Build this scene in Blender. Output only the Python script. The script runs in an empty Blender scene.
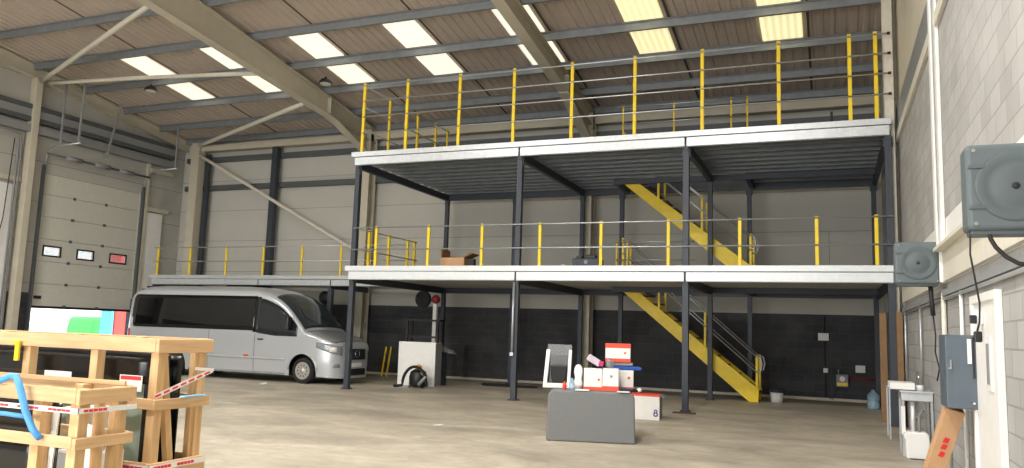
import bpy, bmesh, math, random
from math import sin, cos, pi, sqrt
from mathutils import Vector, Matrix
random.seed(7)
C = bpy.context.scene.collection
scene = bpy.context.scene

# ------------------------------------------------------------------ materials
def lin(h):
    h = h.lstrip('#'); o = []
    for i in (0, 2, 4):
        c = int(h[i:i+2], 16)/255
        o.append(c/12.92 if c <= .04045 else ((c+.055)/1.055)**2.4)
    return (*o, 1)
def mat(name, col, rough=.6, metal=0, noise=0, nscale=8, bump=0, bscale=40, spec=None):
    m = bpy.data.materials.new(name); m.use_nodes = True
    nt = m.node_tree; b = nt.nodes['Principled BSDF']
    b.inputs['Base Color'].default_value = lin(col); b.inputs['Roughness'].default_value = rough
    b.inputs['Metallic'].default_value = metal
    if spec is not None: b.inputs['Specular IOR Level'].default_value = spec
    tc = nt.nodes.new('ShaderNodeTexCoord')
    if noise:
        n = nt.nodes.new('ShaderNodeTexNoise'); n.inputs['Scale'].default_value = nscale; n.inputs['Detail'].default_value = 5
        nt.links.new(tc.outputs['Object'], n.inputs['Vector'])
        r = nt.nodes.new('ShaderNodeMapRange'); r.inputs[1].default_value = .3; r.inputs[2].default_value = .7
        r.inputs[3].default_value = 1-noise; r.inputs[4].default_value = 1+noise
        nt.links.new(n.outputs[0], r.inputs[0])
        x = nt.nodes.new('ShaderNodeVectorMath'); x.operation = 'SCALE'; x.inputs[0].default_value = lin(col)[:3]
        nt.links.new(r.outputs[0], x.inputs['Scale']); nt.links.new(x.outputs[0], b.inputs['Base Color'])
    if bump:
        n2 = nt.nodes.new('ShaderNodeTexNoise'); n2.inputs['Scale'].default_value = bscale
        nt.links.new(tc.outputs['Object'], n2.inputs['Vector'])
        bp = nt.nodes.new('ShaderNodeBump'); bp.inputs['Strength'].default_value = bump; bp.inputs['Distance'].default_value = .02
        nt.links.new(n2.outputs[0], bp.inputs['Height']); nt.links.new(bp.outputs[0], b.inputs['Normal'])
    return m
def wallmat(name, axis, c1, c2, mortar, bw, bh, ms, rough=.85, bump=.4, stain=.12, offset=.5):
    """courses on a vertical wall: axis = horizontal world axis of the wall"""
    m = bpy.data.materials.new(name); m.use_nodes = True
    nt = m.node_tree; b = nt.nodes['Principled BSDF']; b.inputs['Roughness'].default_value = rough
    b.inputs['Specular IOR Level'].default_value = .25
    tc = nt.nodes.new('ShaderNodeTexCoord'); sp = nt.nodes.new('ShaderNodeSeparateXYZ'); cb = nt.nodes.new('ShaderNodeCombineXYZ')
    nt.links.new(tc.outputs['Object'], sp.inputs[0]); nt.links.new(sp.outputs[axis], cb.inputs[0]); nt.links.new(sp.outputs[2], cb.inputs[1])
    br = nt.nodes.new('ShaderNodeTexBrick'); nt.links.new(cb.outputs[0], br.inputs['Vector'])
    br.inputs['Scale'].default_value = 1; br.inputs['Brick Width'].default_value = bw; br.inputs['Row Height'].default_value = bh
    br.inputs['Mortar Size'].default_value = ms; br.inputs['Mortar Smooth'].default_value = .3; br.offset = offset
    br.inputs['Color1'].default_value = lin(c1); br.inputs['Color2'].default_value = lin(c2); br.inputs['Mortar'].default_value = lin(mortar)
    n = nt.nodes.new('ShaderNodeTexNoise'); n.inputs['Scale'].default_value = 1.3; n.inputs['Detail'].default_value = 6
    nt.links.new(tc.outputs['Object'], n.inputs['Vector'])
    r = nt.nodes.new('ShaderNodeMapRange'); r.inputs[1].default_value = .3; r.inputs[2].default_value = .7
    r.inputs[3].default_value = 1-stain; r.inputs[4].default_value = 1+stain
    nt.links.new(n.outputs[0], r.inputs[0])
    x = nt.nodes.new('ShaderNodeVectorMath'); x.operation = 'SCALE'
    nt.links.new(br.outputs['Color'], x.inputs[0]); nt.links.new(r.outputs[0], x.inputs['Scale']); nt.links.new(x.outputs[0], b.inputs['Base Color'])
    if bump:
        bp = nt.nodes.new('ShaderNodeBump'); bp.inputs['Strength'].default_value = bump; bp.inputs['Distance'].default_value = .02; bp.invert = True
        nt.links.new(br.outputs['Fac'], bp.inputs['Height']); nt.links.new(bp.outputs[0], b.inputs['Normal'])
    return m
def emis(name, col, s):
    m = bpy.data.materials.new(name); m.use_nodes = True; nt = m.node_tree
    b = nt.nodes['Principled BSDF']; b.inputs['Base Color'].default_value = lin(col)
    b.inputs['Emission Color'].default_value = lin(col); b.inputs['Emission Strength'].default_value = s
    return m
def glass(name, tint, alpha, rough=.08):
    m = bpy.data.materials.new(name); m.use_nodes = True; nt = m.node_tree
    b = nt.nodes['Principled BSDF']; b.inputs['Base Color'].default_value = lin(tint)
    b.inputs['Roughness'].default_value = rough; b.inputs['Alpha'].default_value = alpha
    return m

def floormat():
    m = bpy.data.materials.new('power_floated_concrete'); m.use_nodes = True
    nt = m.node_tree; b = nt.nodes['Principled BSDF']; L = nt.links.new
    tc = nt.nodes.new('ShaderNodeTexCoord')
    mp = nt.nodes.new('ShaderNodeMapping'); mp.inputs['Scale'].default_value = (1, 1.6, 1); L(tc.outputs['Object'], mp.inputs[0])
    n = nt.nodes.new('ShaderNodeTexNoise'); n.inputs['Scale'].default_value = .45; n.inputs['Detail'].default_value = 8; n.inputs['Roughness'].default_value = .6; n.inputs['Distortion'].default_value = .6
    L(mp.outputs[0], n.inputs['Vector'])
    cr = nt.nodes.new('ShaderNodeValToRGB'); e = cr.color_ramp.elements
    e[0].position = .32; e[0].color = lin('#9a9283'); e[1].position = .68; e[1].color = lin('#c6bca9')
    L(n.outputs[0], cr.inputs[0])
    n2 = nt.nodes.new('ShaderNodeTexNoise'); n2.inputs['Scale'].default_value = 2.6; n2.inputs['Detail'].default_value = 8; n2.inputs['Roughness'].default_value = .7
    n2.inputs['Distortion'].default_value = 1.2
    L(mp.outputs[0], n2.inputs['Vector'])
    r = nt.nodes.new('ShaderNodeMapRange'); r.inputs[1].default_value = .35; r.inputs[2].default_value = .68; r.inputs[3].default_value = .84; r.inputs[4].default_value = 1.14
    L(n2.outputs[0], r.inputs[0])
    x = nt.nodes.new('ShaderNodeVectorMath'); x.operation = 'SCALE'; L(cr.outputs[0], x.inputs[0]); L(r.outputs[0], x.inputs['Scale'])
    L(x.outputs[0], b.inputs['Base Color'])
    r2 = nt.nodes.new('ShaderNodeMapRange'); r2.inputs[3].default_value = .42; r2.inputs[4].default_value = .7
    L(n2.outputs[0], r2.inputs[0]); L(r2.outputs[0], b.inputs['Roughness'])
    return m
def woodmat(name, c1, c2, axis='X'):
    m = bpy.data.materials.new(name); m.use_nodes = True; nt = m.node_tree; L = nt.links.new
    b = nt.nodes['Principled BSDF']; b.inputs['Roughness'].default_value = .75
    tc = nt.nodes.new('ShaderNodeTexCoord'); mp = nt.nodes.new('ShaderNodeMapping')
    mp.inputs['Scale'].default_value = (3, 3, 40) if axis == 'X' else (30, 30, 3)
    L(tc.outputs['Object'], mp.inputs[0]); n = nt.nodes.new('ShaderNodeTexNoise'); n.inputs['Scale'].default_value = 1; n.inputs['Detail'].default_value = 4
    L(mp.outputs[0], n.inputs['Vector']); cr = nt.nodes.new('ShaderNodeValToRGB'); e = cr.color_ramp.elements
    e[0].position = .3; e[0].color = lin(c1); e[1].position = .7; e[1].color = lin(c2); L(n.outputs[0], cr.inputs[0]); 
    v = nt.nodes.new('ShaderNodeTexVoronoi'); v.inputs['Scale'].default_value = 5; L(tc.outputs['Object'], v.inputs['Vector'])
    rr = nt.nodes.new('ShaderNodeMapRange'); rr.inputs[1].default_value = .05; rr.inputs[2].default_value = .1; rr.inputs[3].default_value = .62; rr.inputs[4].default_value = 1
    L(v.outputs['Distance'], rr.inputs[0])
    x = nt.nodes.new('ShaderNodeVectorMath'); x.operation = 'SCALE'; L(cr.outputs[0], x.inputs[0]); L(rr.outputs[0], x.inputs['Scale'])
    L(x.outputs[0], b.inputs['Base Color'])
    return m

M = dict(
 floor=floormat(),
 cream=mat('cream_paint', '#d6d1c2', .5, noise=.05), creamd=mat('cream_steel_paint', '#c2bba8', .5, noise=.05, nscale=3),
 liner=mat('roof_liner', '#bdafa2', .6, noise=.05, nscale=1.5), liner_gap=mat('liner_joint', '#4f4a44', .8),
 purlin=mat('galvanised_purlin', '#8b9094', .45, .3, noise=.1, nscale=6),
 rail_steel=mat('dull_galvanised', '#5d6163', .5, .3, noise=.1),
 galv=mat('bright_galvanised', '#c9cdd0', .38, .45, noise=.08, nscale=12),
 galvrail=mat('galvanised_tube', '#bfc3c6', .35, .7),
 deckw=mat('white_fascia', '#dde2e4', .38, .15, noise=.04, nscale=10),
 joist=mat('joist_galvanised', '#7d8386', .5, .3, noise=.12, nscale=5),
 deckunder=mat('deck_board_underside', '#b5b3ae', .8, noise=.06),
 deckdark=mat('dark_deck_sheet', '#4c4f51', .7, noise=.08),
 dark=mat('charcoal_steel', '#3a3f48', .5, .1, noise=.08), black=mat('black_plastic', '#17181a', .45), black_rubber=mat('black_rubber', '#1c1c1d', .8),
 yellow=mat('yellow_paint', '#f0cf14', .45, noise=.05), backwall_clad=wallmat('cream_cladding', 0, '#c0beb6', '#bdbbb3', '#96948c', 30, 1.15, .012, bump=.2, stain=.03),
 left_clad=wallmat('cream_cladding_gable', 1, '#b2b0a8', '#aeaca4', '#85837b', 30, 1.3, .012, bump=.2, stain=.05),
 block_dark=wallmat('dark_painted_block', 0, '#414144', '#484849', '#4f4f51', .45, .225, .010, stain=.2, bump=.25),
 block_dark_y=wallmat('dark_painted_block_gable', 1, '#3d3e42', '#46474b', '#55565a', .45, .225, .012, stain=.15),
 block_grey=wallmat('grey_blockwork', 1, '#9d9c9a', '#aaa9a7', '#908e89', .45, .225, .010, stain=.09),
 block_grey_hi=wallmat('grey_blockwork_high', 1, '#a3a19e', '#b0aeab', '#9b9790', .45, .225, .010, stain=.09, bump=.3),
 creamwall=mat('cream_sheet', '#d2cbba', .5, noise=.04, nscale=2), white=mat('white_paint', '#e6e5e1', .5, noise=.03), whitep=mat('white_plastic', '#e9e9e6', .35),
 doorpanel=mat('sectional_door_panel', '#c9c8bd', .5, noise=.03), doorgap=mat('door_panel_joint', '#8f8e86', .8),
 greybox=mat('grey_reel_plastic', '#596366', .5, noise=.03), greybox2=mat('grey_reel_recess', '#525c5f', .55),
 felt=mat('grey_moulded_plastic', '#747677', .65, noise=.03, nscale=20),
 silver=mat('silver_car_paint', '#bfc3c7', .28, .4), tint=glass('dark_tinted_glass', '#0b0d0f', 1, .03), windscreen=glass('windscreen_glass', '#3a4347', .72, .05),
 cabglass=glass('cab_door_glass', '#20262a', .9, .06), tyre=mat('tyre_rubber', '#1d1d1e', .8), alloy=mat('wheel_cover_silver', '#b3b0a9', .4, .6),
 blacktrim=mat('black_trim', '#141416', .4), hood=mat('bonnet_reflection_grey', '#9b9ea0', .3, .5), lamp=mat('headlamp_lens', '#8b9194', .2, .2), orange=mat('orange_lens', '#e0562a', .3), amber=mat('amber_plastic', '#e2a23c', .5), maroon=mat('dark_red_paint', '#8c1f28', .5), lilac=mat('lilac_wrap', '#c9bccb', .5), palefilm=mat('pale_blue_film', '#8fc3e6', .5), redlens=mat('red_lens', '#b3141e', .3),
 seat=mat('dark_upholstery', '#202124', .9),
 wood=woodmat('pale_pine', '#c49e72', '#d8b68b', 'X'), woodv=woodmat('pale_pine_upright', '#c39c6b', '#dab98a', 'Z'),
 screen=glass('green_screen_glass', '#a3b5a6', .8, .08), frit=mat('black_glass_border', '#0d0e10', .25), tealg=glass('teal_screen_glass', '#6f9a9a', .6, .05),
 card=mat('brown_cardboard', '#c39a73', .85, noise=.06), cardd=mat('brown_cardboard_inside', '#8a6543', .9, noise=.06), red=mat('red_print', '#d8302f', .5), redorange=mat('red_orange_print', '#e8513c', .5),
 blue=mat('blue_plastic', '#1f4fa8', .4), strap=mat('blue_strap', '#4f9ce2', .5), purple=mat('purple_print', '#4a3f99', .5), magenta=mat('magenta_print', '#c23b73', .5),
 ply=mat('brown_timber', '#8d6e4d', .8, noise=.1), ebox=mat('blue_grey_enclosure', '#55606a', .45, noise=.03), beige=mat('beige_pack', '#d8c7a9', .6),
 water=glass('pale_blue_bottle', '#a9cfe0', .55, .1), cable=mat('black_cable', '#1a1a1b', .6), chrome=mat('chrome', '#d6d8da', .15, 1),
 stain=mat('grey_stain', '#8c8478', .8), tarmac=mat('pale_yard_concrete', '#d9d6cf', .9), green=mat('green_van_paint', '#37d84a', .4), red_yard=mat('red_container_paint', '#e0453c', .5), bluey=mat('blue_container_paint', '#5ab0d8', .5), whitey=mat('white_building_cladding', '#eceff0', .6),
 clear=glass('clear_plastic', '#9a9ea1', .5, .2), brownplate=mat('rusty_plate', '#5a443c', .8, noise=.1), greyc=mat('grey_paint', '#8b8c8d', .6), poly=mat('white_polystyrene', '#f0f0ee', .9),
)
M['rooflight'] = emis('rooflight_sheet', '#f7f1dc', 1)
M['rooflight_yellow'] = emis('yellow_rooflight_sheet', '#f3e7b4', 1)  # two right-hand rooflights: lens tint put into the emission colour
def rooflight_mat(k): 
    m = M[k]; nt = m.node_tree; b = nt.nodes['Principled BSDF']; tc = nt.nodes.new('ShaderNodeTexCoord')
    w = nt.nodes.new('ShaderNodeTexWave'); w.bands_direction = 'X'; w.inputs['Scale'].default_value = 1.9; w.inputs['Distortion'].default_value = .3
    nt.links.new(tc.outputs['Object'], w.inputs[0]); r = nt.nodes.new('ShaderNodeMapRange'); r.inputs[3].default_value = .8; r.inputs[4].default_value = 1.1
    nt.links.new(w.outputs['Fac'], r.inputs[0]); nt.links.new(r.outputs[0], b.inputs['Emission Strength'])
rooflight_mat('rooflight'); rooflight_mat('rooflight_yellow')

# ------------------------------------------------------------------ mesh helpers
class MB:
    def __init__(s): s.v = []; s.f = []; s.m = []; s.mats = []; s.sm = []
    def mi(s, m):
        if m not in s.mats: s.mats.append(m)
        return s.mats.index(m)
    def add(s, vs, fs, m='', smooth=False):
        o = len(s.v); s.v += [tuple(v) for v in vs]
        for f in fs: s.f.append([i+o for i in f]); s.m.append(m); s.sm.append(smooth)
        return s
    def box(s, x0, x1, y0, y1, z0, z1, m=''):
        V = [(x, y, z) for x in (x0, x1) for y in (y0, y1) for z in (z0, z1)]
        return s.add(V, [(0,1,3,2),(4,6,7,5),(0,4,5,1),(2,3,7,6),(0,2,6,4),(1,5,7,3)], m)
    def bar(s, a, b, w, h, m='', up=(0, 0, 1)):
        a = Vector(a); b = Vector(b); d = (b-a).normalized(); u = Vector(up)
        if abs(d.dot(u)) > .98: u = Vector((0, 1, 0))
        r = d.cross(u).normalized()*w/2; u = r.cross(d).normalized()*h/2
        V = [p+i*r+j*u for p in (a, b) for i, j in ((-1,-1),(1,-1),(1,1),(-1,1))]
        return s.add(V, [(3,2,1,0),(4,5,6,7),(0,1,5,4),(1,2,6,5),(2,3,7,6),(3,0,4,7)], m)
    def tube(s, pts, r, m='', n=10, cap=True, r1=None):
        pts = [Vector(p) for p in pts]; o = len(s.v); N = len(pts); pr = None
        for i, p in enumerate(pts):
            d = (pts[min(i+1, N-1)]-pts[max(i-1, 0)]).normalized()
            if pr is None:
                u = Vector((0, 0, 1)) if abs(d.z) < .9 else Vector((1, 0, 0)); pr = d.cross(u).normalized()
            pr = (pr-d*pr.dot(d)).normalized(); q = d.cross(pr)
            rr = r if r1 is None else r+(r1-r)*i/(N-1)
            for k in range(n): a = 2*pi*k/n; s.v.append(tuple(p+pr*cos(a)*rr+q*sin(a)*rr))
        for i in range(N-1):
            for k in range(n):
                s.f.append([o+i*n+k, o+i*n+(k+1) % n, o+(i+1)*n+(k+1) % n, o+(i+1)*n+k]); s.m.append(m); s.sm.append(True)
        if cap:
            s.f.append([o+k for k in range(n)][::-1]); s.m.append(m); s.sm.append(False)
            s.f.append([o+(N-1)*n+k for k in range(n)]); s.m.append(m); s.sm.append(False)
        return s
    def lathe(s, c, prof, axis='z', m='', n=24):
        """prof: (radius, height) list along axis from centre c"""
        o = len(s.v); c = Vector(c); ax = {'z': ((1,0,0),(0,1,0),(0,0,1)), 'y': ((1,0,0),(0,0,1),(0,-1,0)), 'x': ((0,1,0),(0,0,1),(1,0,0))}[axis]
        A, B, H = map(Vector, ax)
        for r, h in prof:
            for k in range(n): a = 2*pi*k/n; s.v.append(tuple(c+A*cos(a)*r+B*sin(a)*r+H*h))
        for i in range(len(prof)-1):
            for k in range(n):
                s.f.append([o+i*n+k, o+i*n+(k+1) % n, o+(i+1)*n+(k+1) % n, o+(i+1)*n+k]); s.m.append(m); s.sm.append(True)
        for i, rev in ((0, True), (len(prof)-1, False)):
            if prof[i][0] > 1e-4:
                f = [o+i*n+k for k in range(n)]; s.f.append(f[::-1] if rev else f); s.m.append(m); s.sm.append(False)
        return s
    def prism(s, poly, axis, a0, a1, m=''):
        """poly of 2D points extruded along axis"""
        def P(p, a): return {'y': (p[0], a, p[1]), 'x': (a, p[0], p[1]), 'z': (p[0], p[1], a)}[axis]
        n = len(poly); V = [P(p, a0) for p in poly]+[P(p, a1) for p in poly]
        return s.add(V, [list(range(n))[::-1], list(range(n, 2*n))]+[(i, (i+1) % n, n+(i+1) % n, n+i) for i in range(n)], m)
    def build(s, name, mt=None, parent=None, bevel=0, loc=None, seg=2):
        me = bpy.data.meshes.new(name)
        off = Vector(loc) if loc else Vector((0, 0, 0))
        me.from_pydata([tuple(Vector(v)-off) for v in s.v], [], s.f)
        ms = []
        for k in s.m:
            k = k or mt
            if k not in ms: ms.append(k)
        for k in ms: me.materials.append(M[k])
        for p, k, sm in zip(me.polygons, s.m, s.sm):
            p.material_index = ms.index(k or mt); p.use_smooth = sm
        bm = bmesh.new(); bm.from_mesh(me); bmesh.ops.recalc_face_normals(bm, faces=bm.faces)
        bm.to_mesh(me); bm.free()
        o = bpy.data.objects.new(name, me); C.objects.link(o)
        if loc: o.location = loc
        if parent:
            o.parent = parent
            if loc is None: o.location = -parent.location if parent.parent is None else (0, 0, 0)
            if parent.parent is None and parent.location.length > 0 and loc is None: o.location = -parent.location
        if bevel:
            b = o.modifiers.new('bevel', 'BEVEL'); b.width = bevel; b.segments = seg; b.limit_method = 'ANGLE'; b.angle_limit = .6
        return o
def tag(o, label, cat, group=None, kind=None):
    o['label'] = label; o['category'] = cat
    if group: o['group'] = group
    if kind: o['kind'] = kind
    return o
def thing(name, label, cat, loc=(0, 0, 0), group=None, kind=None):
    o = bpy.data.objects.new(name, None); C.objects.link(o); o.location = loc; o.empty_display_size = .1
    return tag(o, label, cat, group, kind)
def rbox(x0, x1, y0, y1, z0, z1): return MB().box(x0, x1, y0, y1, z0, z1)
def rotz(o, a, about):
    """turn a top-level thing about a vertical axis through its own origin"""
    o.rotation_euler.z = a

# ------------------------------------------------------------------ numbers of the place (metres)
XL, XR, YB, YF = -23.4, 1.35, 23.2, -9.0
XC = [-11.36, -6.82, -2.89, 1.13]      # mezzanine front columns
YM, YD, YR = 17.1, 20.9, 22.3          # mezzanine front, stair-opening beam, rear line
ZL, ZU = 3.11, 6.08
YRIDGE = 5.5
def roofz(y): return 8.55+.14*(YB-y) if y > YRIDGE else 8.55+.14*(YB-YRIDGE)-.14*(YRIDGE-y)

# ------------------------------------------------------------------ SETTING
def S(o, label, cat): return tag(o, label, cat, kind='structure')
S(rbox(XL, XR, YF, YB, -.2, 0).build('floor', 'floor'), 'pale power-floated concrete warehouse floor with worn streaks', 'floor')
# back wall (eave wall)
w = MB().box(XL-.2, XR+.4, YB, YB+.2, 0, 2.3, 'block_dark').box(XL-.2, XR+.4, YB+.02, YB+.2, 2.3, 8.6, 'backwall_clad')
S(w.build('wall_back'), 'back wall of dark painted blockwork below and cream cladding above', 'wall')
# gable wall, left, with the door opening Y 17.35..21.0, z 0..6.1
D0, D1, DZ = 17.35, 21.25, 6.15
w = MB()
def leftwall(y0, y1, z0, z1, m): w.box(XL-.2, XL, y0, y1, z0, z1, m)
for y0, y1 in ((YF, D0), (D1, YB)):
    leftwall(y0, y1, 0, 2.3, 'block_dark_y'); leftwall(y0, y1, 2.3, 8.4, 'left_clad')
leftwall(D0, D1, DZ, 8.4, 'left_clad')
w.prism([(YF, 8.4), (YB, 8.4), (YB, roofz(YB)), (YRIDGE, roofz(YRIDGE)), (YF, roofz(YF))], 'x', XL-.2, XL, 'left_clad')
S(w.build('wall_left'), 'left gable wall of cream cladding over dark blockwork, around the shutter door', 'wall')
# right wall
w = MB()
w.box(XR, XR+.2, YF, YB, 0, 2.36, 'block_grey').box(XR, XR+.2, YF, YB, 3.16, 5.66, 'block_grey_hi')
w.box(XR+.001, XR+.2, YF, YB, 2.36, 3.16, 'white')
w.box(XR+.02, XR+.2, YF, YB, 5.66, 8.2, 'creamwall')
w.prism([(YF, 8.2), (YB, 8.2), (YB, roofz(YB)), (YRIDGE, roofz(YRIDGE)), (YF, roofz(YF))], 'x', XR+.02, XR+.2, 'creamwall')
S(w.build('wall_right'), 'right wall of bare grey blockwork with cream sheeting above', 'wall')
# unseen wall behind the camera; open doorway added to let light in
w = MB()
w.box(XL, -15.5, YF-.2, YF, 0, 8.6, 'left_clad').box(-1.5, XR, YF-.2, YF, 0, 8.6, 'left_clad').box(-15.5, -1.5, YF-.2, YF, 5.6, 8.6, 'left_clad')
S(w.build('wall_front'), 'cream clad front wall, unseen, with an open doorway added for light', 'wall')
# roof: trapezoidal liner sheets
def roof_sheet():
    b = MB(); prof = []
    x = XL; p = .25
    while x < XR+.2:
        prof += [(x, 0), (x+.10, 0), (x+.125, .03), (x+.225, .03)]; x += p
    prof.append((XR+.2, 0))
    rows = []
    for y in (YB+.2, YRIDGE, YF-.2):
        rows.append([(px, y, roofz(y)+dz) for px, dz in prof])
    n = len(prof); V = sum(rows, []); F = []
    for i in range(2):
        for k in range(n-1): F.append((i*n+k, i*n+k+1, (i+1)*n+k+1, (i+1)*n+k))
    b.add(V, F, 'liner'); 
    top = [(XL-.2, YB+.2), (XR+.2, YB+.2), (XR+.2, YRIDGE), (XL-.2, YRIDGE), (XR+.2, YF-.2), (XL-.2, YF-.2)]
    b.add([(x, y, roofz(y)+.12) for x, y in top], [(0, 1, 2, 3), (3, 2, 4, 5)], 'liner')
    return b
S(roof_sheet().build('ceiling'), 'ribbed grey-beige roof liner sloping down to the back wall', 'ceiling')
# dark lap joints of the liner
RLX = [-19.92, -16.85, -13.7, -10.72, -7.62, -4.58, -1.46]
for i, x in enumerate(RLX):
    for k, dx in enumerate((1.0,)):
        xx = x+dx+.05
        if xx > XR-.2: continue
        b = MB(); b.add([(xx, 22.9, roofz(22.9)-.012), (xx+.055, 22.9, roofz(22.9)-.012), (xx+.055, YRIDGE, roofz(YRIDGE)-.012), (xx, YRIDGE, roofz(YRIDGE)-.012),
                         (xx, 22.9, roofz(22.9)-.002), (xx+.055, 22.9, roofz(22.9)-.002), (xx+.055, YRIDGE, roofz(YRIDGE)-.002), (xx, YRIDGE, roofz(YRIDGE)-.002)],
                        [(0,1,2,3),(4,5,6,7),(0,1,5,4),(1,2,6,5),(2,3,7,6),(3,0,4,7)])
        S(b.build('trim_%d' % (2*i+k+1), 'liner_gap'), 'dark lap joint in the roof liner, %s joint beside the %s rooflight from the left' % (('near', 'far')[k], ('first', 'second', 'third', 'fourth', 'fifth', 'sixth', 'seventh')[i]), 'roof joint')
# purlins
PY = [22.95, 21.6, 19.95, 18.27, 16.5, 14.72, 12.9, 11.1, 9.3, 7.5]
ords = ['first', 'second', 'third', 'fourth', 'fifth', 'sixth', 'seventh', 'eighth', 'ninth', 'tenth']
for i, y in enumerate(PY):
    z = roofz(y); t = .006
    b = MB()
    d = .21
    b.prism([(y-.07, z-.012), (y+.0, z-.012), (y, z-d), (y+.07, z-d), (y+.07, z-d+.03), (y+.07+.006, z-d+.03), (y+.076, z-d-.006), (y-.006, z-d-.006), (y-.006, z-.03), (y-.07, z-.03)], 'x', XL+.25, XR+.04)
    S(b.build('roof_purlin', 'purlin'), 'galvanised roof purlin, %s one up the slope from the back wall' % ords[i], 'purlin')['group'] = 'purlins under the roof liner'
# rooflights
rows = [(18.36, 19.86), (16.58, 18.18)]
for i, x in enumerate(RLX):
    b = MB()
    wd = .95
    for y0, y1 in rows:
        b.add([(x, y1, roofz(y1)-.02), (x+wd, y1, roofz(y1)-.02), (x+wd, y0, roofz(y0)-.02), (x, y0, roofz(y0)-.02),
               (x, y1, roofz(y1)-.004), (x+wd, y1, roofz(y1)-.004), (x+wd, y0, roofz(y0)-.004), (x, y0, roofz(y0)-.004)],
              [(0,1,2,3),(4,5,6,7),(0,1,5,4),(1,2,6,5),(2,3,7,6),(3,0,4,7)])
    S(b.build('window_%d' % (i+1), 'rooflight_yellow' if i > 4 else 'rooflight'), 'bright translucent rooflight strip, %s of seven counted from the left gable' % ords[i], 'rooflight')
k = 8
for i, x in enumerate(RLX):
    for (y0, y1) in ((7.7, 11.0), (-4.5, -.5), (1.0, 4.2)):
        b = MB(); wd = .95
        b.add([(x, y1, roofz(y1)-.02), (x+wd, y1, roofz(y1)-.02), (x+wd, y0, roofz(y0)-.02), (x, y0, roofz(y0)-.02)], [(0,1,2,3)])
        S(b.build('window_%d' % k, 'rooflight'), 'translucent rooflight strip out of view overhead, bay %s' % ords[i], 'rooflight'); k += 1

# ------------------------------------------------------------------ portal frames
def ibeam_col(x, y0, y1, z0, z1, fw=.34, axis='y'):
    b = MB()
    if axis == 'y':   # web runs in Y, flanges face +-Y
        b.box(x-fw/2, x+fw/2, y0, y0+.025, z0, z1).box(x-fw/2, x+fw/2, y1-.025, y1, z0, z1).box(x-.012, x+.012, y0+.025, y1-.025, z0, z1)
    return b
for nm, x in (('near the van', -14.68), ('behind the second mezzanine bay', -6.8)):
    t = thing('portal_frame', 'cream steel portal frame, column %s and sloping rafter' % nm, 'steel frame', (x, 22.9, 0), kind='structure')
    ibeam_col(x, 22.55, 22.98, 0, 8.3).build('column', 'creamd', t)
    b = MB()
    yb, yt = 22.98, YRIDGE
    def top(y): return roofz(y)-.222
    def bot(y): return roofz(y)-.72-(.042*max(0, 20.2-y) if x < -10 else 0)
    hw = .15
    def slab(x0, x1, ya, yb_, fa, fb, h):
        b.add([(x0, ya, fa), (x1, ya, fa), (x1, yb_, fb), (x0, yb_, fb), (x0, ya, fa+h), (x1, ya, fa+h), (x1, yb_, fb+h), (x0, yb_, fb+h)],
              [(0,1,2,3),(4,5,6,7),(0,1,5,4),(1,2,6,5),(2,3,7,6),(3,0,4,7)])
    slab(x-hw, x+hw, yb, yt, top(yb)-.02, top(yt)-.02, .02); slab(x-hw, x+hw, yb, yt, bot(yb), bot(yt), .02)
    b.prism([(yb, bot(yb)+.02), (yt, bot(yt)+.02), (yt, top(yt)-.02), (yb, top(yb)-.02)], 'x', x-.012, x+.012)
    b.build('rafter', 'creamd', t)
    b = MB(); zh = 7.45; ye = 22.55; ys = 20.2
    slab(x-hw, x+hw, ye, ys, zh, bot(ys)-.02, .02)
    b.prism([(ye, zh+.02), (ys, bot(ys)), (ye, bot(ye))], 'x', x-.012, x+.012)
    b.box(x-hw, x+hw, ys-.012, ys+.012, bot(ys)-.02, top(ys)-.02)
    b.build('haunch', 'creamd', t)
# gable rafter + corner column + gable posts, left
t = thing('gable_frame', 'cream steel rafter and corner column along the left gable wall', 'steel frame', (XL, YB, 0), kind='structure')
b = MB(); xa, xb = XL+.02, XL+.24
def gslab(za, zb):
    b.add([(xa, YB, roofz(YB)-za), (xb, YB, roofz(YB)-za), (xb, YRIDGE, roofz(YRIDGE)-za), (xa, YRIDGE, roofz(YRIDGE)-za),
           (xa, YB, roofz(YB)-zb), (xb, YB, roofz(YB)-zb), (xb, YRIDGE, roofz(YRIDGE)-zb), (xa, YRIDGE, roofz(YRIDGE)-zb)],
          [(0,1,2,3),(4,5,6,7),(0,1,5,4),(1,2,6,5),(2,3,7,6),(3,0,4,7)])
gslab(.03, .06); gslab(.40, .43); xb = XL+.16; gslab(.06, .40)
b.build('rafter', 'creamd', t)
MB().box(-22.5, -22.12, 22.6, 22.93, 0, 8.3).build('corner_column', 'creamd', t)
for y, zt, nm in ((16.72, 9.05, 'left of the shutter door'), (13.2, 9.5, 'further left, near the frame edge')):
    S(MB().box(XL+.02, XL+.30, y-.11, y+.11, 0, zt).build('gable_post', 'creamd', bevel=.01), 'cream steel wind post %s' % nm, 'post')
S(MB().box(XL+.02, XL+.14, 21.36, 21.47, 0, 7.3).build('gable_post', 'creamd'), 'slim cream post right of the shutter door', 'post')
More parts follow.
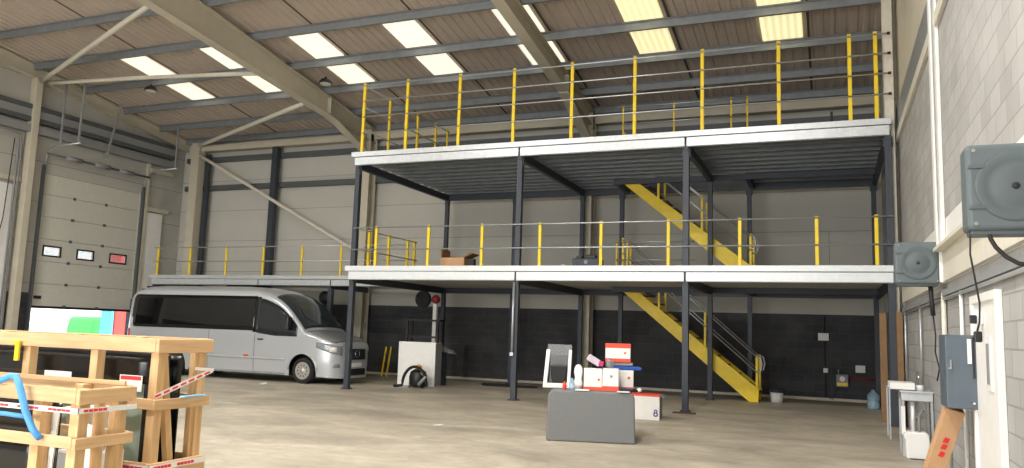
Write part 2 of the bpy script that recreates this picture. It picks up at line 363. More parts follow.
# eave beam and horizontal rails on the back wall
S(MB().box(XL+1.1, -14.86, 22.75, 22.95, 8.0, 8.22).build('eave_beam', 'creamd'), 'cream eave beam between the corner and the first portal column', 'beam')
S(MB().box(-14.5, -6.98, 22.75, 22.95, 8.0, 8.22).build('eave_beam', 'creamd'), 'cream eave beam above the left half of the mezzanine', 'beam')
S(MB().box(-6.62, 1.2, 22.75, 22.95, 8.0, 8.22).build('eave_beam', 'creamd'), 'cream eave beam above the right half of the mezzanine', 'beam')
for z, lab in ((7.72, 'dark steel sheeting rail just under the eave on the back wall'), (6.62, 'dark steel sheeting rail across the middle of the cladding'), (3.05, 'dark sheeting rail low behind the walkway deck')):
    S(MB().box(XL+.3, XR-.01, 23.0, YB+.015, z-.09, z+.09).build('sheeting_rail', 'rail_steel'), lab, 'rail')
S(MB().box(-18.85, -18.62, 22.78, 22.99, 0, 8.0).build('wind_post', 'dark'), 'dark grey steel post on the back wall midway along the cladding', 'post')
S(MB().box(-22.0, -21.84, 22.85, 22.99, 0, 7.9).build('wind_post', 'dark'), 'dark grey steel post close beside the back corner column', 'post')
# left gable rails
for z, x1, h, m, lab in ((8.12, .22, .07, 'rail_steel', 'dark upper sheeting rail on the gable wall'), (7.72, .22, .07, 'rail_steel', 'dark second sheeting rail on the gable wall'),
                      (7.92, .20, .12, 'greyc', 'grey pipe run between the gable sheeting rails'), (7.42, .25, .12, 'greyc', 'grey horizontal tube above the shutter door')):
    S(MB().box(XL+.01, XL+x1, 9, 22.5, z-h, z+h).build('gable_rail', m), lab, 'rail')
S(MB().box(XL+.01, XL+.12, 21.48, 22.5, 5.55, 5.7).build('gable_rail', 'creamd'), 'short cream rail between the door post and the corner', 'rail')
S(MB().box(XL+.01, XL+.2, 21.48, 22.5, 7.0, 7.14).build('gable_rail', 'creamd'), 'short cream rail high beside the corner column', 'rail')
S(MB().box(XL+.01, XL+.12, 9.0, 16.55, 5.7, 5.85).build('gable_rail', 'creamd'), 'cream rail left of the wind post', 'rail')
# bracing tubes
def brace(a, b_, r, lab, sag=0):
    pts = [Vector(a).lerp(Vector(b_), i/8)-Vector((0, 0, sag*4*(i/8)*(1-i/8))) for i in range(9)]
    S(MB().tube(pts, r, n=12).build('brace_tube', 'cream'), lab, 'brace')
brace((-23.1, 16.75, 8.98), (-14.95, 13.5, 9.22), .07, 'cream roof brace rising from the wind post to the big rafter')
brace((-22.9, 16.9, 8.93), (-14.95, 17.4, 8.66), .06, 'long cream horizontal tie tube under the rooflights', -.04)
brace((-22.3, 22.7, 8.2), (-14.95, 19.5, 8.42), .07, 'cream roof brace rising from the back corner')
brace((-22.2, 22.68, 7.85), (-15.0, 22.62, 4.15), .06, 'cream diagonal wall brace falling across the back cladding')
# right wall steel
S(MB().box(1.265, XR-.002, 11.0, 11.12, 2.36, 9.3).box(1.24, 1.265, 10.95, 11.15, 2.75, 9.3).build('wall_column', 'white', bevel=.01), 'cream-white steel column standing on the right wall between the two reels', 'column')
S(MB().box(1.1, 1.27, 17.24, 17.28, 0, 9.0).box(1.17, 1.2, 17.28, 17.6, 0, 9.0).box(1.1, XR-.002, 17.6, 17.64, 0, 9.0).build('wall_column', 'cream'), 'cream steel column by the right wall where the upper guard rail ends', 'column')
S(MB().box(1.30, XR-.002, YF, 22.9, 5.66, 5.84, 'cream').box(1.33, XR+.01, YF, 22.9, 5.84, 6.4, 'purlin').build('wall_beam'), 'grey and cream horizontal beam high on the right wall', 'beam')
S(MB().box(1.2, XR-.002, YF, 17.0, 2.74, 2.78, 'cream').box(1.3, XR-.002, YF, 17.0, 2.37, 2.74, 'cream').build('wall_beam'), 'cream steel beam along the right wall above the cable trunking', 'beam')
t = thing('cable_trunking', 'galvanised conduit and trunking along the right wall', 'conduit', (1.3, 10, 2.3))
MB().box(1.29, XR-.003, 4, 17.0, 2.19, 2.26).build('trunking', 'greyc', t)
MB().tube([(1.31, 4, 2.16), (1.31, 16.9, 2.16)], .02, n=8).build('conduit', 'galvrail', t)

# ------------------------------------------------------------------ roller / sectional door
t = thing('door_1', 'pale sectional overhead door, part open, in the left gable wall', 'door', (XL, 19.2, 0), kind='structure')
ph = .72; zb0 = 1.9; n = 6
for i in range(n):
    z0 = zb0+i*ph; z1 = min(z0+ph-.015, DZ+.05)
    if i == 2-0 and False: pass
    b = MB()
    if i == 2:
        # window panel with three openings
        ws = [(17.68, 18.25), (18.92, 19.5), (20.22, 20.85)]
        wz0, wz1 = z0+.2, z0+.46; ys = [D0]+[v for q in ws for v in q]+[D1]
        b.box(XL-.09, XL-.04, D0, D1, z0, wz0).box(XL-.09, XL-.04, D0, D1, wz1, z1)
        for j in range(0, 8, 2): b.box(XL-.09, XL-.04, ys[j], ys[j+1], wz0, wz1)
        p = b.build('panel', 'doorpanel', t)
        for q in ws:
            f = MB().box(XL-.04, XL-.02, q[0]-.05, q[1]+.05, wz0-.05, wz0).box(XL-.04, XL-.02, q[0]-.05, q[1]+.05, wz1, wz1+.05).box(XL-.04, XL-.02, q[0]-.05, q[0], wz0, wz1).box(XL-.04, XL-.02, q[1], q[1]+.05, wz0, wz1).build('window_frame', 'black', p)
            
            g = MB().box(XL-.07, XL-.06, q[0], q[1], wz0, wz1).build('window_pane', 'clear', p)
    else:
        p = b.box(XL-.09, XL-.04, D0, D1, z0, z1).build('panel', 'doorpanel', t)
    if i: MB().box(XL-.095, XL-.07, D0, D1, z0-.02, z0+.002).build('joint_strip', 'doorgap', t)
    for yh in (18.6, 19.85):
        MB().box(XL-.04, XL-.02, yh-.05, yh+.05, z0-.05, z0+.04).build('hinge', 'rail_steel', t)
MB().box(XL-.04, XL-.02, 17.5, 17.75, 2.12, 2.22).build('handle', 'black', t)
MB().box(XL-.1, XL-.03, D0, D1, zb0-.08, zb0).build('rubber_seal', 'black', t)
for y in (D0-.07, D1+.01):
    MB().box(XL+.005, XL+.13, y, y+.06, 0, 6.4).build('track', 'rail_steel', t)
MB().tube([(XL+.25, D0-.1, 6.75), (XL+.25, D1+.1, 6.75)], .035, n=8).build('torsion_shaft', 'rail_steel', t)
for y0 in (17.9, 19.0, 20.0):
    MB().tube([(XL+.25, y0, 6.75), (XL+.25, y0+.6, 6.75)], .08, n=12).build('spring', 'greyc', t)
for y in (D0-.04, D1+.04):
    MB().tube([(XL+.1, y, 6.4), (XL+.14, y, 6.7), (XL+.3, y, 6.92), (XL+.55, y, 7.0), (XL+1.6, y, 7.02)], .03, n=8).build('curved_track', 'galvrail', t)
for y, x, dx in ((17.31, XL+1.5, .05), (17.31, XL+.7, 0), (21.29, XL+1.5, 0), (19.2, XL+.5, .5)):
    MB().bar((x, y, 7.0), (x+dx, y, roofz(y)-.25), .05, .05).build('hanger', 'greyc', t)
# white panels beside the door
S(MB().box(XL+.01, XL+.09, 21.52, 22.25, 0, 5.5).build('trim_30', 'white', bevel=.01), 'tall white boxed panel right of the shutter door', 'panel')
S(MB().box(XL+.01, XL+.06, 14.6, 16.5, 1.2, 5.6).build('trim_31', 'white', bevel=.01), 'tall white boxed panel left of the wind post', 'panel')
t = thing('conduit_bundle', 'grey conduits and hanging cable beside the wind post', 'conduit', (XL+.1, 16.3, 0))
for y in (16.35, 16.45): MB().tube([(XL+.12, y, 0), (XL+.12, y, 7.0), (XL+.2, y-.1, 7.15), (XL+.2, 15.2, 7.2)], .03, n=8).build('conduit', 'greyc', t)
MB().tube([(XL+.14, 16.2, 7.0), (XL+.14, 16.1, 4.5), (XL+.14, 15.9, 3.2), (XL+.14, 15.5, 2.6)], .015, n=6).build('cable', 'cable', t)

# ------------------------------------------------------------------ outside the shutter
tag(rbox(-60, XL-.2, 0, 60, -.2, -.01).build('yard_ground', 'tarmac'), 'bright concrete yard outside the shutter door', 'ground', kind='structure')
b = MB().box(-46, -42, 10, 70, 0, 9, 'whitey').box(-42, -41.9, 36.5, 37.2, 1.6, 2.6, 'bluey')
tag(b.build('neighbour_unit'), 'white industrial unit across the yard, seen through the shutter door', 'building')
tag(rbox(-29.2, -28.6, 25.2, 27.6, 0, 5.4).build('shipping_container', 'red_yard', bevel=.03), 'tall red steel container outside, by the right side of the shutter door', 'container')
tag(rbox(-29.2, -28.6, 24.98, 25.15, 0, 2.4).build('site_cabinet', 'bluey', bevel=.03), 'pale blue cabinet outside, beside the red container', 'cabinet')
t = thing('parked_van', 'bright green van parked in the yard outside the shutter door', 'van', (-37, 30, 0))
MB().prism([(30.35, .25), (31.75, .25), (31.75, .95), (31.65, 1.35), (31.4, 1.6), (30.7, 1.64), (30.5, 1.5), (30.4, .95)], 'x', -38.0, -36).build('body', 'green', t, bevel=.12)
MB().prism([(31.0, 1.0), (31.5, 1.0), (31.4, 1.4), (31.0, 1.4)], 'x', -36, -35.96).build('window', 'screen', t)
for y in (30.6, 31.45): MB().lathe((-36, y, .3), [(.3, -.1), (.3, .05)], 'x').build('wheel', 'tyre', t)

# ------------------------------------------------------------------ MEZZANINE
def fascia(parent, x0, x1, zt, m, joints=(), lip=.13, web=.22, y=YM):
    # top lip, then a C channel per bay
    MB().box(x0-.06, x1+.02, y-.09, y+.02, zt-lip, zt).build('edge_lip', m, parent, bevel=.008)
    js = [x0+.02]+list(joints)+[x1]
    for a, c in zip(js[:-1], js[1:]):
        MB().box(a+.02, c-.02, y-.06, y-.04, zt-lip-web, zt-lip-.012).box(a+.02, c-.02, y-.06, y+.0, zt-lip-web-.001, zt-lip-web+.02).build('fascia_channel', m, parent, bevel=.006)
    
def platform(name, lab, zt, m, deckm):
    t = thing(name, lab, 'mezzanine floor', (-5, 19, zt))
    x0, x1 = XC[0]-.1, XC[3]+.05
    ox0, ox1 = -5.45, -1.95
    deck = MB().box(x0, x1, YM, YD, zt-.05, zt-.005).box(x0, ox0, YD, YR+.1, zt-.05, zt-.005).box(ox1, x1, YD, YR+.1, zt-.05, zt-.005)
    deck.build('deck_board', deckm, t)
    if zt < 4: MB().box(x0+.03, x1-.03, YM+.05, YD-.05, zt-.236, zt-.228).box(x0+.03, ox0-.06, YD+.05, YR+.0, zt-.236, zt-.228).box(ox1+.06, x1-.03, YD+.05, YR+.0, zt-.236, zt-.228).build('soffit', 'deckunder', t)
    fascia(t, x0, x1, zt, m, XC[1:3])
    zj = zt-.06
    for k in range(8):
        y = YM+.36+k*.47
        if y > YD-.1: break
        MB().prism([(y, zj), (y+.07, zj), (y+.07, zj-.012), (y+.012, zj-.012), (y+.012, zj-.16), (y+.07, zj-.16), (y+.07, zj-.172), (y, zj-.172)], 'x', x0+.06, x1-.06).build('joist', 'joist', t)
    for k in range(3):
        y = YD+.3+k*.47
        for xa, xb in ((x0+.06, ox0-.07), (ox1+.07, x1-.06)):
            MB().prism([(y, zj), (y+.07, zj), (y+.07, zj-.012), (y+.012, zj-.012), (y+.012, zj-.16), (y+.07, zj-.16), (y+.07, zj-.172), (y, zj-.172)], 'x', xa, xb).build('joist', 'joist', t)
    for i, x in enumerate((XC[0]+.0, XC[1], XC[2], XC[3]-.0)):
        ye = YR+.1 if i != 2 else YD
        MB().box(x-.05, x+.05, YM-.02, ye, zt-.42, zt-.235).build('cross_beam', 'dark', t)
    MB().box(ox0-.05, XC[3], YD-.04, YD+.04, zt-.38, zt-.235).build('trimmer_beam', 'dark', t)
    MB().box(x0, x1, YR+.02, YR+.1, zt-.40, zt-.05).build('rear_beam', 'dark', t)
    for x in (ox0, ox1): MB().box(x-.05, x+.05, YD, YR+.02, zt-.38, zt-.06).build('trimmer_beam', 'dark', t)
    return t
platform('upper_mezzanine_floor', 'upper mezzanine floor with bright galvanised edge and ribbed grey underside', ZU, 'galv', 'deckdark')
platform('lower_mezzanine_floor', 'lower mezzanine floor with long white edge fascia and smooth underside', ZL, 'deckw', 'deckunder')
# columns (each runs from the floor to the upper deck)
def mcol(x, y, lab, zt, grp, plate=.22, pm='dark', s=.06):
    t = thing('mezzanine_column', lab, 'column', (x, y, 0), grp)
    MB().box(x-s, x+s, y-s, y+s, .012, zt).build('shaft', 'dark', t, bevel=.006)
    b = MB().box(x-plate/2, x+plate/2, y-plate/2, y+plate/2, 0, .012)
    for i in (-1, 1):
        for j in (-1, 1): b.lathe((x+i*plate*.38, y+j*plate*.38, .012), [(.015, 0), (.015, .03)], n=6)
    b.build('base_plate', pm, t)
    MB().box(x-.09, x+.09, y-.02, y+.02, zt-.2, zt-.0).build('head_bracket', 'dark', t)
    return t
gf = 'charcoal columns along the front edge of the mezzanine'; gr = 'charcoal columns inside and behind the mezzanine'
YCF = YM+.07
names = ['leftmost front mezzanine column, charcoal, beside the van bonnet', 'second front mezzanine column from the left, with a grey pipe on it', 'third front mezzanine column, charcoal, right of the white cartons', 'last front mezzanine column, charcoal, near the right wall']
cols = []
for i, x in enumerate(XC):
    cols.append(mcol(x, YCF, names[i], ZU-.36, gf, .22, s=.066))
    
MB().tube([(XC[1]-.035, YCF-.1, 1.05), (XC[1]-.035, YCF-.1, 2.72)], .03, n=12).build('pipe', 'galvrail', cols[1])
MB().box(XC[1]-.075, XC[1]+.005, YCF-.135, YCF-.06, 1.02, 1.1).build('pipe_clip', 'galvrail', cols[1])
for x, y, lab in ((-8.99, YR, 'rear mezzanine column seen just left of the second front column'), (XC[0]+.02, YR, 'rear mezzanine column behind the grey-white cabinet'), (XC[1], YR, 'rear mezzanine column beside the cream portal column'),
                  (-5.6, YR-.05, 'rear mezzanine column at the head of the stairs'), (-2.89, YD, 'inner mezzanine column crossing in front of the yellow stairs'),
                  (-2.02, YR-.05, 'rear mezzanine column right of the stairs'), (XC[3]-.03, YR, 'rear mezzanine column in the far right corner')):
    mcol(x, y, lab, ZU-.36, gr, s=.06)
tag(rbox(-3.08, -2.62, 16.72, 16.88, 0, .03).build('steel_plate', 'brownplate', bevel=.005), 'dark rusty steel plate on the floor before the third front column', 'plate')
# extension walkway, left, behind the van
t = thing('walkway_platform', 'galvanised extension deck above and behind the silver van', 'mezzanine floor', (-17, 21, ZL))
YE = 20.3
MB().box(-21.55, XC[0]-.12, YE, YR+.1, ZL-.07, ZL-.02).build('deck_board', 'deckunder', t)
fascia(t, -21.5, XC[0]-.16, ZL-.015, 'galv', (-16.95, -14.2), lip=.12, web=.2, y=YE)
for k in range(4):
    y = YE+.35+k*.47
    MB().box(-21.5, XC[0]-.2, y, y+.06, ZL-.24, ZL-.075).build('joist', 'joist', t)
for x in (-21.4, -18.2, -14.25): MB().box(x-.05, x+.05, YE-.02, YR+.1, ZL-.42, ZL-.25).build('cross_beam', 'dark', t)
for x, lab in ((-14.25, 'short charcoal column under the extension deck, behind the van bonnet'), (-18.2, 'short charcoal column under the extension deck, hidden mostly by the van')):
    mcol(x, YE+.08, lab, ZL-.42, 'columns under the extension deck', s=.07)

# ------------------------------------------------------------------ guard rails
def guard(name, lab, posts, zs, z0, ztop, p0, p1, pm='yellow', inner=None, pw=.045, thick=.05):
    """posts: list of (x,y); rails: heights; p0,p1 end points (x,y)"""
    t = thing(name, lab, 'guard rail', ((p0[0]+p1[0])/2, (p0[1]+p1[1])/2, z0))
    for x, y in posts:
        MB().box(x-pw/2, x+pw/2, y-thick/2, y+thick/2, z0, ztop).build('post', pm, t, bevel=.006)
    for z in zs:
        MB().tube([(p0[0], p0[1], z), (p1[0], p1[1], z)], .018, n=8).build('rail', 'galvrail', t)
    return t
yr = YM+.0
g = guard('guard_rail', 'tall yellow-post guard rail along the front of the upper floor', [(x, yr) for x in (-11.26, -9.97, -8.48, -7.02, -5.55, -4.05, -2.54, -.94, .45, .94)], (6.59, 7.02, 7.44, 7.86), ZU, 7.93, (-11.26, yr-.035), (1.17, yr-.035), pw=.075)
for z in (6.59, 7.02, 7.44, 7.86): MB().lathe((1.19, yr-.035, z), [(.03, -.03), (.03, .03)], 'x', n=10).build('end_bolt', 'black', g)
guard('guard_rail', 'yellow-post guard rail along the front of the lower floor', [(x, yr) for x in (-10.68, -9.18, -7.73, -6.25, -4.78, -3.26, -1.75, -.23, .88)], (3.53, 4.09), ZL, 4.13, (-11.36, yr-.035), (1.2, yr-.035), pw=.07)
guard('guard_rail', 'short yellow-post side guard at the left end of the lower floor', [(-11.3, y) for y in (17.75, 18.75, 19.8, 20.2)], (3.55, 4.08), ZL, 4.12, (-11.27, 17.2), (-11.27, 20.3), pw=.07, thick=.07)
guard('guard_rail', 'yellow-post side guard at the left end of the upper floor', [(-11.3, y) for y in (18.45, 20.05, 21.2, 22.0)], (6.7, 7.3, 7.86), ZU, 7.93, (-11.27, 17.2), (-11.27, 22.1), thick=.06, pw=.06)
guard('guard_rail', 'yellow-post guard rail on the extension deck above the van', [(x, YE+.0) for x in (-21.3, -19.88, -18.35, -16.85, -15.35, -13.9)], (3.55, 4.02), ZL-.015, 4.06, (-21.45, YE-.035), (XC[0]-.14, YE-.035), pw=.06)
guard('guard_rail', 'yellow-post guard around the stair opening of the upper floor', [(x, YD+.02) for x in (-5.27, -3.86, -2.35, -1.94)], (7.4, 7.88), ZU, 7.93, (-5.45, YD-.015), (-1.94, YD-.015))
guard('guard_rail', 'yellow-post guard around the stair opening of the lower floor', [(x, YD+.02) for x in (-5.4, -5.1)], (3.6, 4.09), ZL, 4.13, (-5.42, YD-.015), (-3.3, YD-.015))

# ------------------------------------------------------------------ staircases
def stairs(lab, xb, zb, xt, zt, loc):
    t = thing('staircase', lab, 'stairs', loc)
    y0, y1 = YD+.17, YD+1.07
    dx, dz = xt-xb, zt-zb; L = sqrt(dx*dx+dz*dz); nx, nz = dz/L*-1, -dx/L*-1
    # stringer polygon: lower edge from (xb,zb) going up-left, depth .27 measured vertically
    dep = .33
    poly = [(xb, zb), (xb+.02, zb+.32), (xt+.02, zt), (xt, zt-dep+.02), (xb-.22, zb)]
    for y in (y0, y1):
        MB().prism(poly, 'y', y-.02, y+.02).build('stringer', 'yellow', t, bevel=.004)
    n = 14
    for i in range(1, n):
        f = i/n; x = xb+.02+dx*f; z = zb+.02+(zt-zb)*f
        MB().box(x-.02, x+.24, y0+.025, y1-.025, z-.035, z).build('tread', 'deckdark', t)
    ps = [0.0, .36, .70, .98]
    for y in (y0, y1):
        for f in ps:
            x = xb-.03+dx*f; z = zb+.2+dz*f
            MB().box(x-.03, x+.03, y-.03, y+.03, z-.2 if f == 0 else z-.1, z+.98).build('handrail_post', 'yellow', t, bevel=.005)
        for h in (.62, 1.0):
            a = (xb-.03, y-.04, zb+.15+h-.02); b_ = (xb-.03+dx*.98, y-.04, zb+.15+h-.02+dz*.98)
            MB().tube([a, b_], .018, n=8).build('handrail', 'galvrail', t)
        MB().tube([(xb-.03, y-.04, zb+.75), (xb+.06, y-.04, zb+.78), (xb+.1, y-.04, zb+.95), (xb+.06, y-.04, zb+1.12), (xb-.03, y-.04, zb+1.13)], .018, n=8).build('rail_end', 'galvrail', t)
    return t
stairs('yellow steel staircase from the concrete floor to the lower mezzanine', -1.72, 0, -5.3, ZL, (-1.8, 21.5, 0))
stairs('yellow steel staircase from the lower floor to the upper mezzanine', -1.86, ZL, -5.3, ZU, (-1.9, 21.5, ZL))
WORLD, DOORW, FILLW, EXPO = 2.5, 1600, 650, 0.0
# ------------------------------------------------------------------ silver van
XF, YC = -12.17, 18.76
def interp(tab, s):
    if s <= tab[0][0]: return tab[0][1]
    for (a, va), (b, vb) in zip(tab[:-1], tab[1:]):
        if s <= b: 
            return va+(vb-va)*(s-a)/(b-a)
    return tab[-1][1]
ZT = [(0, .98), (.04, 1.08), (.12, 1.14), (.55, 1.31), (.9, 1.41), (1.02, 1.46), (1.25, 1.72), (1.5, 1.98), (1.75, 2.2), (1.95, 2.34), (2.15, 2.44), (2.45, 2.53), (2.9, 2.6), (3.6, 2.63), (6.6, 2.63), (7.1, 2.6), (7.35, 2.52), (7.5, 2.38)]
WT = [(0, .52), (.04, .66), (.1, .76), (.2, .86), (.35, .93), (.6, .98), (.85, 1.0), (7.2, 1.0), (7.42, .97), (7.5, .92)]
WHEELS = (1.04, 5.55); ARCH = .43
def W(s, z):
    w = interp(WT, s)
    if z > 1.2: w *= 1-.10*((z-1.2)/1.3)**1.4
    if z < .6: w *= 1-.03*((.6-z)/.3)
    if .93 < z < 1.0 and s > .9: w *= 1.0-.006*(1-abs(z-.965)/.035)
    return w
def zside(s):
    zt = interp(ZT, s); return zt-min(.26, .1+.16*max(0, min(1, (s-.6)/1.5)))
def zbot(s):
    z = .20 if s > .5 else .17+.06*s
    for c in WHEELS:
        if abs(s-c) < ARCH: z = max(z, .36+sqrt(ARCH**2-(s-c)**2))
    return z
def arcpt(s, ph):
    """ph 0..pi from near shoulder over the top to the far shoulder"""
    zs = zside(s); zt = interp(ZT, s); w = W(s, zs); e = 2/2.6
    c = cos(ph); y = w*(abs(c)**e)*(1 if c > 0 else -1); z = zs+(zt-zs)*(max(sin(ph), 0)**e)
    return (XF-s, YC-y, z)
def sidept(s, z, side=1, eps=0): return (XF-s, YC-side*(W(s, z)+eps), z)
van = thing('van', 'silver high-roof minibus van with dark tinted side glass, parked under the walkway', 'van', (-15.8, YC, 0))
ss = sorted(set([0, .04, .08, .12, .2, .3, .45, .55, .69, .75, .9, 1.02, 1.12, 1.25, 1.35, 1.5, 1.55, 1.62, 1.75, 1.95, 2.15, 2.45, 2.9, 3.3, 3.6, 4.2, 4.8,  6.3, 6.6, 7.1, 7.25, 7.35, 7.43, 7.5]+[c+ARCH*math.sin(a*pi/16) for c in WHEELS for a in range(-8, 9)]+[c+sg*(ARCH+.004) for c in WHEELS for sg in (-1, 1)]))
rings = []
NS, NA = 14, 20
for s in ss:
    zb, zs = zbot(s), zside(s)
    near = [sidept(s, zb+(zs-zb)*k/NS) for k in range(NS)]
    arc = [arcpt(s, pi*k/NA) for k in range(NA+1)]
    far = [sidept(s, zb+(zs-zb)*k/NS, -1) for k in range(NS)][::-1]
    rings.append(near+arc+far)
b = MB(); n = len(rings[0]); V = sum(rings, []); F = []
for i in range(len(rings)-1):
    for k in range(n-1): F.append((i*n+k, i*n+k+1, (i+1)*n+k+1, (i+1)*n+k))
b.add(V, F, 'silver', smooth=True)
b.add(rings[0], [list(range(n))], 'silver'); b.add(rings[-1], [list(range(n))[::-1]], 'silver')
body = b.build('body', 'silver', van)
MB().box(XF-7.35, XF-.35, YC-.68, YC+.68, .18, .85).build('underbody', 'blacktrim', van)
def panel(name, m, pts_fn, nu, nv, parent=van, th=.012):
    b = MB(); V = [pts_fn(i/nu, j/nv) for i in range(nu+1) for j in range(nv+1)]
    F = [(i*(nv+1)+j, i*(nv+1)+j+1, (i+1)*(nv+1)+j+1, (i+1)*(nv+1)+j) for i in range(nu) for j in range(nv)]
    b.add(V, F, m, smooth=True); o = b.build(name, m, parent)
    md = o.modifiers.new('thick', 'SOLIDIFY'); md.thickness = th; md.offset = 0
    return o
def lerp(a, b_, t): return a+(b_-a)*t
for side in (1, -1):
    def rearglass(u, v):
        s = lerp(2.72, 7.33, u); r = .16
        d0 = max(0, (s-7.33+r)/r); k = r*(1-sqrt(max(0, 1-d0*d0)))
        z = lerp(1.37+k, 2.33-k*.8, v); return sidept(s, z, side, .008)
    panel('side_window', 'tint', rearglass, 60, 8)
    def doorglass(u, v):
        s = lerp(1.26, 2.62, u); zt_ = min(2.30, 1.52+(s-1.26)*1.28) if s < 1.9 else 2.30
        zb_ = 1.25 if s < 2.0 else lerp(1.25, 1.31, (s-2.0)/.6)
        return sidept(s, lerp(zb_, min(zt_, zside(s)-.02), v), side, .008)
    dg = panel('door_window', 'cabglass', doorglass, 30, 6)
    for s0, z0, z1 in ((2.67, .27, 1.3), (4.3, .27, 1.36)):
        panel('door_seam', 'blacktrim', lambda u, v: sidept(s0+.012*u, lerp(z0, z1, v), side, .001), 1, 12, th=.004)
    panel('sill_strip', 'greyc', lambda u, v: sidept(lerp(1.62, 5.0, u), lerp(.21, .26, v), side, .012), 30, 1)
    panel('rubbing_strip', 'silver', lambda u, v: sidept(lerp(1.62, 5.0, u), lerp(.60, .66, v), side, .012), 30, 1, th=.02)
    panel('side_marker', 'orange', lambda u, v: sidept(lerp(2.85, 3.0, u), lerp(.66, .71, v), side, .022), 2, 1)
    MB().box(XF-2.56, XF-2.38, YC-side*1.0-.03, YC-side*1.0+.03, 1.12, 1.16).build('door_handle', 'blacktrim', van, bevel=.01)
    panel('pillar_trim', 'blacktrim', lambda u, v: sidept(lerp(2.58, 2.76, u), lerp(1.33, 2.31, v), side, .004), 2, 8, th=.006)
    # headlamp wrapping the corner
    panel('headlamp', 'lamp', lambda u, v: sidept(lerp(.03, .62, u), lerp(.78+.2*u, 1.02+.17*u-.07*u*u, v), side, .008), 14, 4)
    panel('headlamp_bulb', 'white', lambda u, v: sidept(lerp(.1, .25, u), lerp(.87, 1.0, v), side, .016), 3, 2)
    panel('fog_lamp', 'lamp', lambda u, v: sidept(lerp(.05, .16, u), lerp(.46, .56, v), side, .008), 4, 2)
    panel('tail_lamp', 'redlens', lambda u, v: sidept(lerp(7.36, 7.49, u), lerp(.95, 1.3, v), side, .006), 3, 3)
    panel('arch_lip', 'silver', lambda u, v: sidept(1.04-(ARCH+.05*v)*cos(pi*u), .36+(ARCH+.05*v)*sin(pi*u), side, .014), 20, 1, th=.015)
    # mirror
    mx = XF-1.45; my = YC-side*1.12
    MB().box(mx-.05, mx+.03, my-.09, my+.09, 1.42, 1.78).build('mirror', 'blacktrim', van, bevel=.03)
    MB().box(mx-.06, mx-.05, my-.07, my+.07, 1.46, 1.74).build('mirror_glass', 'chrome', van)
    MB().bar((mx, YC-side*.93, 1.4), (mx, my, 1.5), .05, .05).build('mirror_arm', 'blacktrim', van)
    for c in WHEELS:
        wx = XF-c; wy = YC-side*.86
        prof = [(.18, -.11), (.31, -.115), (.345, -.08), (.345, .08), (.31, .115), (.24, .105), (.232, .06)]
        if side == -1: prof = [(r, -h) for r, h in prof][::1]
        wt = MB().lathe((wx, wy, .345), prof, 'y', n=32).build('wheel', 'tyre', van)
        pr = [(.235, .10), (.225, .085), (.2, .08), (.17, .095), (.12, .10), (.09, .085), (.06, .12), (.0001, .125)]
        if side == -1: pr = [(r, -h) for r, h in pr]
        MB().lathe((wx, wy, .345), pr, 'y', m='alloy', n=28).build('wheel_cover', 'alloy', wt)
        hb = MB()
        for k in range(10):
            a = 2*pi*k/10; hb.lathe((wx+.148*cos(a), wy, .345+.148*sin(a)), [(.02, side*.085), (.02, side*.103)], 'y', n=8)
        hb.build('wheel_hole', 'black', wt)['kind'] = 'stuff'
def ws(u, v):
    s = lerp(1.07, 2.12, u); x, y, z = arcpt(s, lerp(.42, pi-.42, v)); return (x+.012, y, z+.012)
panel('windscreen', 'windscreen', ws, 14, 20, th=.008)
MB().box(XF-2.6, XF-1.5, YC-.75, YC+.75, .9, 1.25).build('dashboard', 'seat', van)
panel('bonnet', 'hood', lambda u, v: (lambda p: (p[0]+.002, p[1], p[2]+.006))(arcpt(lerp(.14, .98, u), lerp(.35, pi-.35, v))), 10, 14, th=.006)  # darker grey of the bonnet is a reflection put into its colour
for y0 in (.1, -.6): MB().bar((XF-1.06, YC-y0, 1.53), (XF-1.3, YC-y0-.55, 1.81), .02, .012).build('wiper', 'blacktrim', van)
MB().box(XF-.03, XF+.025, YC-.44, YC+.44, .66, .96).build('grille', 'blacktrim', van, bevel=.01)
for z in (.72, .79, .86, .93): MB().box(XF+.02, XF+.035, YC-.42, YC+.42, z-.008, z+.008).build('grille_bar', 'dark', van)
bg = MB().tube([(XF+.045, YC+.1*cos(a*pi/12), .83+.1*sin(a*pi/12)) for a in range(25)], .009, n=6)
for a in (90, 210, 330): bg.bar((XF+.045, YC, .83), (XF+.045, YC+.1*cos(math.radians(a)), .83+.1*sin(math.radians(a))), .014, .012)
bg.build('badge', 'chrome', van)
MB().box(XF-.03, XF+.03, YC-.46, YC+.46, .24, .42).build('lower_grille', 'blacktrim', van, bevel=.01)
MB().box(XF+.02, XF+.035, YC-.26, YC+.26, .47, .58).build('number_plate', 'white', van)
for y in (-.45, .45): MB().box(XF-7.3, XF-7.1, YC+y-.08, YC+y+.08, 2.52, 2.6).build('roof_marker', 'blacktrim', van)
MB().box(XF-7.16, XF-7.06, YC-.84, YC-.79, 2.44, 2.5).build('roof_marker', 'blacktrim', van)

